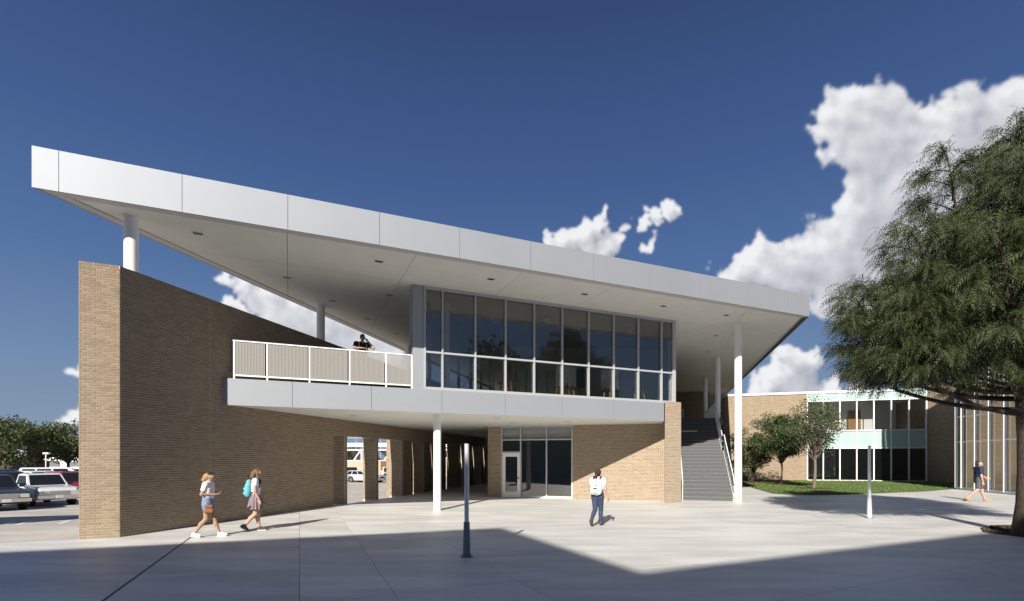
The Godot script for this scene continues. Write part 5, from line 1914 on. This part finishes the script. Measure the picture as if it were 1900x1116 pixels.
func top_wear(t: Node, J: Dictionary, m: Material, sleeve: float, low: float, g := 0.014) -> void:
	var B := []
	var pel: Vector3 = J.pel
	var ch: Vector3 = J.chest
	var sid: Vector3 = J.side
	var wst := pel.lerp(ch, low)
	for s in [-1.0, 1.0]:
		B.append([wst + sid * s * 0.06, ch + sid * s * 0.085, 0.092 + g, 0.097 + g])
	B.append([ch + Vector3(0, 0.09, 0), ch + Vector3(0, 0.15, 0), 0.08 + g, 0.062 + g])
	for i in 2:
		var s := -1.0 if i == 0 else 1.0
		B.append([ch + sid * s * 0.10 + Vector3(0, 0.10, 0), J.sh[i], 0.07 + g, 0.060 + g])
		B.append([J.sh[i], (J.sh[i] as Vector3).lerp(J.el[i], sleeve), 0.055 + g, 0.052 + g])
	var mb := MB.new()
	skin_over(mb, B, 0.014, 0.03)
	put(t, "shirt", mb, m)

func leg_wear(t: Node, J: Dictionary, m: Material, called: String, thigh: float, shin: float, g := 0.016) -> void:
	var B := []
	var pel: Vector3 = J.pel
	var sid: Vector3 = J.side
	for i in 2:
		var s := -1.0 if i == 0 else 1.0
		var hp := pel + sid * s * 0.085 - Vector3(0, 0.03, 0)
		B.append([pel + sid * s * 0.075 + Vector3(0, 0.07, 0), pel + sid * s * 0.08 - Vector3(0, 0.05, 0), 0.098 + g, 0.105 + g])
		B.append([hp, hp.lerp(J.kn[i], thigh), 0.095 + g, lerpf(0.095, 0.062, thigh) + g])
		if shin > 0.0:
			var ck: Vector3 = (J.kn[i] as Vector3).lerp(J.an[i], 0.35) + (J.calf as Vector3)
			B.append([J.kn[i], ck, 0.058 + g, 0.056 + g])
			B.append([ck, (J.kn[i] as Vector3).lerp(J.an[i], shin), 0.056 + g, 0.042 + g])
	var mb := MB.new()
	skin_over(mb, B, 0.014, 0.02)
	put(t, called, mb, m)

func shoes(t: Node, J: Dictionary, m: Material, sole: Material) -> void:
	for i in 2:
		var a: Vector3 = J.an[i]
		var b: Vector3 = J.to[i]
		var d := (b - a)
		var heel: Vector3 = J.he[i]
		var fw := (b - heel).normalized()
		var mb := MB.new()
		skin_over(mb, [[heel + fw * 0.03 + Vector3(0, 0.012, 0), b + Vector3(0, 0.002, 0), 0.040, 0.038], [a - Vector3(0, 0.01, 0), heel + fw * 0.05 + Vector3(0, 0.01, 0), 0.047, 0.042], [a, b - fw * 0.05, 0.043, 0.04]], 0.011, 0.03)
		var s := put(t, "shoe", mb, m)
		mb = MB.new()
		var n := fw.cross(Vector3(0, 0, 1)).normalized()
		if n.y < 0: n = -n
		mb.box((heel + b) * 0.5 - n * 0.034, fw * ((b - heel).length() * 0.5 + 0.012), n * 0.009, fw.cross(n).normalized() * 0.036)
		put(s, "sole", mb, sole)

func hair(t: Node, B: Array, m: Material, called := "hair") -> void:
	var mb := MB.new()
	skin_over(mb, B, 0.010, 0.025)
	put(t, called, mb, m)

func pose(h: float) -> Dictionary:
	# neutral walker, 1.66 m, later moved by the caller
	return {"pel": Vector3(0, 0.90, 0), "chest": Vector3(0.01, 1.24, 0), "neck": Vector3(0.015, 1.42, 0), "head": Vector3(0.035, 1.545, 0), "fw": Vector3(1, 0, 0), "up": Vector3(0, 1, 0), "side": Vector3(0, 0, 1), "calf": Vector3(-0.018, 0, 0),
		"sh": [Vector3(0, 1.355, -0.175), Vector3(0, 1.355, 0.175)], "el": [Vector3(0.02, 1.08, -0.21), Vector3(-0.06, 1.08, 0.21)], "wr": [Vector3(0.12, 0.86, -0.2), Vector3(-0.02, 0.84, 0.21)],
		"hd": [Vector3(0.25, -1, 0), Vector3(0.1, -1, 0)], "pn": [Vector3(0.2, 0, 1), Vector3(0.2, 0, -1)], "curl": [0.25, 0.25], "ts": [1.0, -1.0],
		"kn": [Vector3(0.12, 0.47, -0.08), Vector3(-0.02, 0.47, 0.08)], "an": [Vector3(0.24, 0.085, -0.08), Vector3(-0.3, 0.10, 0.08)],
		"he": [Vector3(0.20, 0.046, -0.08), Vector3(-0.36, 0.075, 0.08)], "to": [Vector3(0.40, 0.046, -0.08), Vector3(-0.17, 0.046, 0.08)]}

func people() -> void:
	# 1. woman with a phone, walking right
	var at := on_plane(386, 997, 0.0)
	var hd := Vector2(0.985, 0.17)
	var t := thing("person", "woman in white top and denim shorts walking past the brick wall with a phone", "person", pv(at, 0.0), atan2(hd.y, hd.x), "people on the plaza")
	var J := pose(1.64)
	J.el = [Vector3(-0.05, 1.11, -0.22), Vector3(-0.07, 1.11, 0.22)]
	J.wr = [Vector3(0.24, 1.10, -0.07), Vector3(0.22, 1.10, 0.10)]
	J.hd = [Vector3(1, 0.25, 0.25), Vector3(1, 0.25, -0.2)]
	J.pn = [Vector3(0, 1, 0.3), Vector3(0, 1, -0.3)]
	J.curl = [0.35, 0.5]
	J.ts = [1.0, -1.0]
	J.head = Vector3(0.055, 1.54, 0)
	J.fw = Vector3(0.96, -0.28, 0)
	J.up = Vector3(0.28, 0.96, 0)
	figure(t, J, M.skin_tan, 1.0)
	face_bits(t, J.head, J.fw, J.up)
	top_wear(t, J, M.white_cloth, 0.5, 0.35)
	leg_wear(t, J, M.denim, "denim_shorts", 0.28, 0.0)
	shoes(t, J, M.shoe_white, M.shoe_white)
	hair(t, [[Vector3(0.01, 1.585, 0), Vector3(-0.03, 1.55, 0), 0.088, 0.082], [Vector3(-0.07, 1.57, 0), Vector3(-0.11, 1.47, 0), 0.05, 0.045], [Vector3(-0.11, 1.47, 0), Vector3(-0.09, 1.41, 0), 0.045, 0.02]], M.hair_blond)
	hair(t, [[Vector3(0.03, 1.605, 0), Vector3(0.07, 1.595, 0), 0.084, 0.072]], M.black_cloth, "cap")
	var ph := thing("phone", "black phone held in the hands of the woman in shorts", "phone", pv(at, 0.0), atan2(hd.y, hd.x))
	var mb := MB.new()
	mb.box(Vector3(0.345, 1.155, 0.02), Vector3(0.05, 0.05, 0).normalized() * 0.07, Vector3(0, 0, 0.036), Vector3(-0.7, 0.7, 0) * 0.005)
	put(ph, "phone_body", mb, M.dark)
	var bag := thing("handbag", "brown leather shoulder bag hanging at the woman's hip", "bag", pv(at, 0.0), atan2(hd.y, hd.x))
	mb = MB.new()
	skin_over(mb, [[Vector3(0.03, 0.80, 0.18), Vector3(0.15, 0.80, 0.18), 0.045, 0.045], [Vector3(0.02, 0.68, 0.185), Vector3(0.16, 0.68, 0.185), 0.055, 0.055]], 0.012, 0.05)
	put(bag, "bag_body", mb, M.leather)
	mb = MB.new()
	mb.tube(PackedVector3Array([Vector3(0.06, 0.83, 0.19), Vector3(0.02, 1.0, 0.165), Vector3(0.03, 1.25, 0.06), Vector3(0.0, 1.43, -0.09)]), PackedFloat32Array([0.012, 0.012, 0.012, 0.012]), 8)
	put(bag, "strap", mb, M.leather)

	# 2. woman with long hair and a turquoise backpack
	at = on_plane(474, 986, 0.0)
	hd = Vector2(0.93, 0.37)
	t = thing("person", "woman with long hair in a grey skirt walking with a turquoise backpack", "person", pv(at, 0.0), atan2(hd.y, hd.x), "people on the plaza")
	t.scale = Vector3(1.04, 1.04, 1.04)
	J = pose(1.7)
	J.kn = [Vector3(0.05, 0.47, -0.075), Vector3(0.0, 0.47, 0.075)]
	J.an = [Vector3(0.08, 0.085, -0.075), Vector3(-0.26, 0.16, 0.075)]
	J.he = [Vector3(0.05, 0.046, -0.075), Vector3(-0.34, 0.16, 0.075)]
	J.to = [Vector3(0.24, 0.046, -0.075), Vector3(-0.19, 0.055, 0.075)]
	J.el = [Vector3(0.04, 1.07, -0.21), Vector3(0.0, 1.08, 0.22)]
	J.wr = [Vector3(0.16, 0.86, -0.19), Vector3(0.10, 0.86, 0.21)]
	J.fw = Vector3(0.97, -0.22, 0)
	J.up = Vector3(0.22, 0.97, 0)
	figure(t, J, M.skin, 1.0)
	face_bits(t, J.head, J.fw, J.up)
	top_wear(t, J, M.white_cloth, 0.35, 0.2)
	mb = MB.new()
		# pleated skirt flaring from the waist
	var hem := []
	var waist := []
	for i in 28:
		var q := TAU * i / 28.0
		var pl := 1.0 + 0.07 * (1.0 if i % 2 == 0 else -1.0)
		waist.append(Vector3(0.0 + 0.115 * cos(q), 1.06, 0.165 * sin(q)))
		hem.append(Vector3(-0.01 + 0.19 * cos(q) * pl, 0.60, 0.235 * sin(q) * pl))
	for i in 28:
		var j := (i + 1) % 28
		var wm0: Vector3 = (waist[i] as Vector3).lerp(hem[i], 0.4) + Vector3(0, 0, 0)
		var wm1: Vector3 = (waist[j] as Vector3).lerp(hem[j], 0.4)
		mb.quad(wm1, wm0, waist[i], waist[j])
		mb.quad(hem[j], hem[i], wm0, wm1)
	put(t, "skirt", mb, M.skirt)
	shoes(t, J, M.shoe_dark, M.shoe_white)
	hair(t, [[Vector3(0.02, 1.58, 0), Vector3(-0.02, 1.54, 0), 0.093, 0.09], [Vector3(-0.05, 1.55, -0.04), Vector3(-0.12, 1.20, -0.06), 0.06, 0.045], [Vector3(-0.05, 1.55, 0.04), Vector3(-0.12, 1.16, 0.07), 0.06, 0.045], [Vector3(-0.10, 1.20, 0.05), Vector3(-0.08, 1.05, 0.10), 0.045, 0.02], [Vector3(0.05, 1.55, 0.085), Vector3(0.08, 1.25, 0.12), 0.025, 0.02]], M.hair_brown)
	bp("turquoise backpack on the long haired woman", t, at, hd, M.turquoise, 1.04)

	# 3. woman seen from behind with a pale backpack
	at = on_plane(1109, 976, 0.0)
	hd = Vector2(0.42, 0.907)
	t = thing("person", "woman in white shirt and dark jeans walking away with a pale backpack", "person", pv(at, 0.0), atan2(hd.y, hd.x), "people on the plaza")
	t.scale = Vector3(1.02, 1.02, 1.02)
	J = pose(1.69)
	J.kn = [Vector3(-0.02, 0.47, -0.07), Vector3(0.10, 0.47, 0.07)]
	J.an = [Vector3(-0.34, 0.20, -0.09), Vector3(0.10, 0.085, 0.07)]
	J.he = [Vector3(-0.42, 0.21, -0.09), Vector3(0.07, 0.046, 0.07)]
	J.to = [Vector3(-0.30, 0.06, -0.09), Vector3(0.26, 0.046, 0.07)]
	J.el = [Vector3(0.02, 1.08, -0.21), Vector3(0.02, 1.08, 0.23)]
	J.wr = [Vector3(0.14, 0.87, -0.2), Vector3(0.10, 0.84, 0.28)]
	J.hd = [Vector3(0.25, -1, 0), Vector3(0.2, -1, 0.1)]
	J.fw = Vector3(0.94, 0, 0.34)
	figure(t, J, M.skin, 1.0)
	face_bits(t, J.head, J.fw, J.up)
	top_wear(t, J, M.white_cloth, 0.4, 0.05)
	leg_wear(t, J, M.jeans, "jeans", 1.0, 0.93, 0.008)
	shoes(t, J, M.shoe_dark, M.shoe_dark)
	hair(t, [[Vector3(0.0, 1.575, 0), Vector3(0.03, 1.585, 0.01), 0.092, 0.088], [Vector3(-0.02, 1.54, 0), Vector3(-0.05, 1.53, -0.01), 0.08, 0.06], [Vector3(-0.10, 1.55, -0.01), Vector3(-0.13, 1.40, -0.02), 0.035, 0.04], [Vector3(-0.13, 1.40, -0.02), Vector3(-0.12, 1.30, -0.02), 0.04, 0.02]], M.hair_dark)
	bp("pale grey backpack with dark patches on the woman in jeans", t, at, hd, M.bag_white, 1.02)

	# 4. man walking right by the glass wing
	at = on_plane(1816, 931, 0.0)
	hd = Vector2(0.96, -0.28)
	t = thing("person", "man in navy shirt and grey shorts walking by the glass wing looking up", "person", pv(at, 0.0), atan2(hd.y, hd.x), "people on the plaza")
	t.scale = Vector3(1.15, 1.15, 1.15)
	J = pose(1.8)
	J.kn = [Vector3(0.16, 0.47, -0.09), Vector3(-0.06, 0.49, 0.09)]
	J.an = [Vector3(0.27, 0.085, -0.09), Vector3(-0.42, 0.15, 0.09)]
	J.he = [Vector3(0.24, 0.046, -0.09), Vector3(-0.49, 0.15, 0.09)]
	J.to = [Vector3(0.44, 0.046, -0.09), Vector3(-0.31, 0.05, 0.09)]
	J.el = [Vector3(0.14, 1.10, -0.24), Vector3(-0.02, 1.06, 0.25)]
	J.wr = [Vector3(0.36, 0.98, -0.22), Vector3(0.02, 0.82, 0.26)]
	J.hd = [Vector3(1, -0.3, 0), Vector3(0.2, -1, 0)]
	J.fw = Vector3(0.92, 0.38, 0)
	J.up = Vector3(-0.38, 0.92, 0)
	figure(t, J, M.skin, 1.0)
	face_bits(t, J.head, J.fw, J.up)
	top_wear(t, J, M.navy, 0.55, 0.0, 0.028)
	leg_wear(t, J, M.grey_cloth, "shorts", 0.72, 0.0, 0.024)
	shoes(t, J, M.sandal, M.sandal)
	hair(t, [[Vector3(-0.02, 1.60, 0), Vector3(-0.035, 1.55, 0), 0.080, 0.080]], M.hair_dark)

	# 5. man leaning on the balcony rail
	var o := F0 - N3 * 0.56
	var bt := along(o, E3, 671.0)
	at = o + E3 * bt
	hd = N3
	t = thing("person", "person in black shirt and sunglasses leaning on the balcony rail", "person", pv(at, FLOOR2 - 0.01), atan2(hd.y, hd.x), "people on the plaza")
	t.scale = Vector3(1.06, 1.06, 1.06)
	J = pose(1.8)
	J.pel = Vector3(0.0, 0.97, 0)
	J.chest = Vector3(0.11, 1.36, 0)
	J.neck = Vector3(0.16, 1.54, 0)
	J.head = Vector3(0.21, 1.665, 0.0)
	J.sh = [Vector3(0.13, 1.48, -0.20), Vector3(0.13, 1.48, 0.20)]
	J.el = [Vector3(0.36, 1.31, -0.34), Vector3(0.34, 1.285, 0.29)]
	J.wr = [Vector3(0.29, 1.55, -0.17), Vector3(0.42, 1.285, 0.04)]
	J.hd = [Vector3(-0.05, 0.55, 0.45), Vector3(0.1, 0.0, -1)]
	J.pn = [Vector3(-1, 0, 0.5), Vector3(0, -1, 0)]
	J.curl = [0.5, 0.2]
	J.ts = [1.0, -1.0]
	J.kn = [Vector3(0.06, 0.50, -0.11), Vector3(0.04, 0.50, 0.11)]
	J.an = [Vector3(0.0, 0.09, -0.12), Vector3(-0.02, 0.09, 0.12)]
	J.he = [Vector3(-0.05, 0.046, -0.12), Vector3(-0.07, 0.046, 0.12)]
	J.to = [Vector3(0.14, 0.046, -0.13), Vector3(0.12, 0.046, 0.13)]
	figure(t, J, M.skin_tan, 1.0)
	face_bits(t, J.head, J.fw, J.up)
	top_wear(t, J, M.black_cloth, 0.5, 0.0, 0.02)
	leg_wear(t, J, M.jeans, "trousers", 1.0, 0.93, 0.014)
	shoes(t, J, M.shoe_dark, M.shoe_dark)
	hair(t, [[J.head + Vector3(-0.03, 0.055, 0), J.head + Vector3(0.02, 0.065, 0), 0.084, 0.072]], M.hair_dark)
	mb = MB.new()
	for s in [-1.0, 1.0]:
		mb.box(J.head + Vector3(0.10, 0.012, s * 0.034), Vector3(0.005, 0, 0), Vector3(0, 0.018, 0), Vector3(0, 0, 0.026))
		mb.box(J.head + Vector3(0.04, 0.02, s * 0.085), Vector3(0.06, 0, 0), Vector3(0, 0.004, 0), Vector3(0, 0, 0.003))
	put(t, "sunglasses", mb, M.dark)
	var pack := thing("backpack", "backpack with yellow straps on the person at the rail", "backpack", pv(at, FLOOR2 - 0.01), atan2(hd.y, hd.x))
	pack.scale = Vector3(1.06, 1.06, 1.06)
	mb = MB.new()
	skin_over(mb, [[Vector3(-0.09, 1.42, -0.08), Vector3(-0.09, 1.42, 0.08), 0.09, 0.09], [Vector3(-0.14, 1.15, -0.09), Vector3(-0.14, 1.15, 0.09), 0.11, 0.11]], 0.016, 0.05)
	put(pack, "bag_body", mb, M.black_cloth)
	for s in [-1.0, 1.0]:
		mb = MB.new()
		mb.tube(PackedVector3Array([Vector3(0.02, 1.50, s * 0.11), Vector3(0.17, 1.53, s * 0.115), Vector3(0.27, 1.44, s * 0.12), Vector3(0.27, 1.28, s * 0.14), Vector3(0.14, 1.16, s * 0.17)]), PackedFloat32Array([0.02, 0.022, 0.022, 0.022, 0.02]), 8)
		put(pack, "strap", mb, M.yellow)

func bp(label: String, wearer: Node3D, at: Vector2, hd: Vector2, m: Material, sc: float) -> void:
	var t := thing("backpack", label, "backpack", pv(at, 0.0), atan2(hd.y, hd.x))
	t.scale = Vector3(sc, sc, sc)
	var mb := MB.new()
	skin_over(mb, [[Vector3(-0.155, 1.33, -0.055), Vector3(-0.155, 1.33, 0.055), 0.062, 0.062], [Vector3(-0.175, 1.22, -0.08), Vector3(-0.175, 1.22, 0.08), 0.078, 0.078], [Vector3(-0.18, 1.10, -0.085), Vector3(-0.18, 1.10, 0.085), 0.088, 0.088], [Vector3(-0.18, 1.00, -0.08), Vector3(-0.18, 1.00, 0.08), 0.085, 0.085]], 0.014, 0.07)
	put(t, "bag_body", mb, m)
	mb = MB.new()
	skin_over(mb, [[Vector3(-0.25, 1.14, -0.05), Vector3(-0.25, 1.14, 0.05), 0.045, 0.045], [Vector3(-0.255, 1.02, -0.055), Vector3(-0.255, 1.02, 0.055), 0.052, 0.052]], 0.012, 0.03)
	put(t, "front_pocket", mb, m)
	mb = MB.new()
	mb.box(Vector3(-0.300, 1.12, 0.0), Vector3(0.006, 0, 0), Vector3(0, 0.014, 0.012), Vector3(0, -0.012, 0.05))
	mb.box(Vector3(-0.262, 1.21, 0.02), Vector3(0.008, 0, 0), Vector3(0, 0.018, 0), Vector3(0, 0, 0.018))
	mb.tube(PackedVector3Array([Vector3(-0.16, 1.42, -0.035), Vector3(-0.18, 1.47, 0), Vector3(-0.16, 1.42, 0.035)]), PackedFloat32Array([0.01, 0.01, 0.01]), 6)
	put(t, "patch", mb, M.dark)
	for s in [-1.0, 1.0]:
		mb = MB.new()
		mb.tube(PackedVector3Array([Vector3(-0.12, 1.40, s * 0.10), Vector3(0.0, 1.45, s * 0.105), Vector3(0.105, 1.36, s * 0.115), Vector3(0.11, 1.20, s * 0.13), Vector3(0.0, 1.08, s * 0.17), Vector3(-0.13, 1.02, s * 0.15)]), PackedFloat32Array([0.02, 0.024, 0.024, 0.022, 0.014, 0.012]), 8)
		put(t, "strap", mb, M.black_cloth)
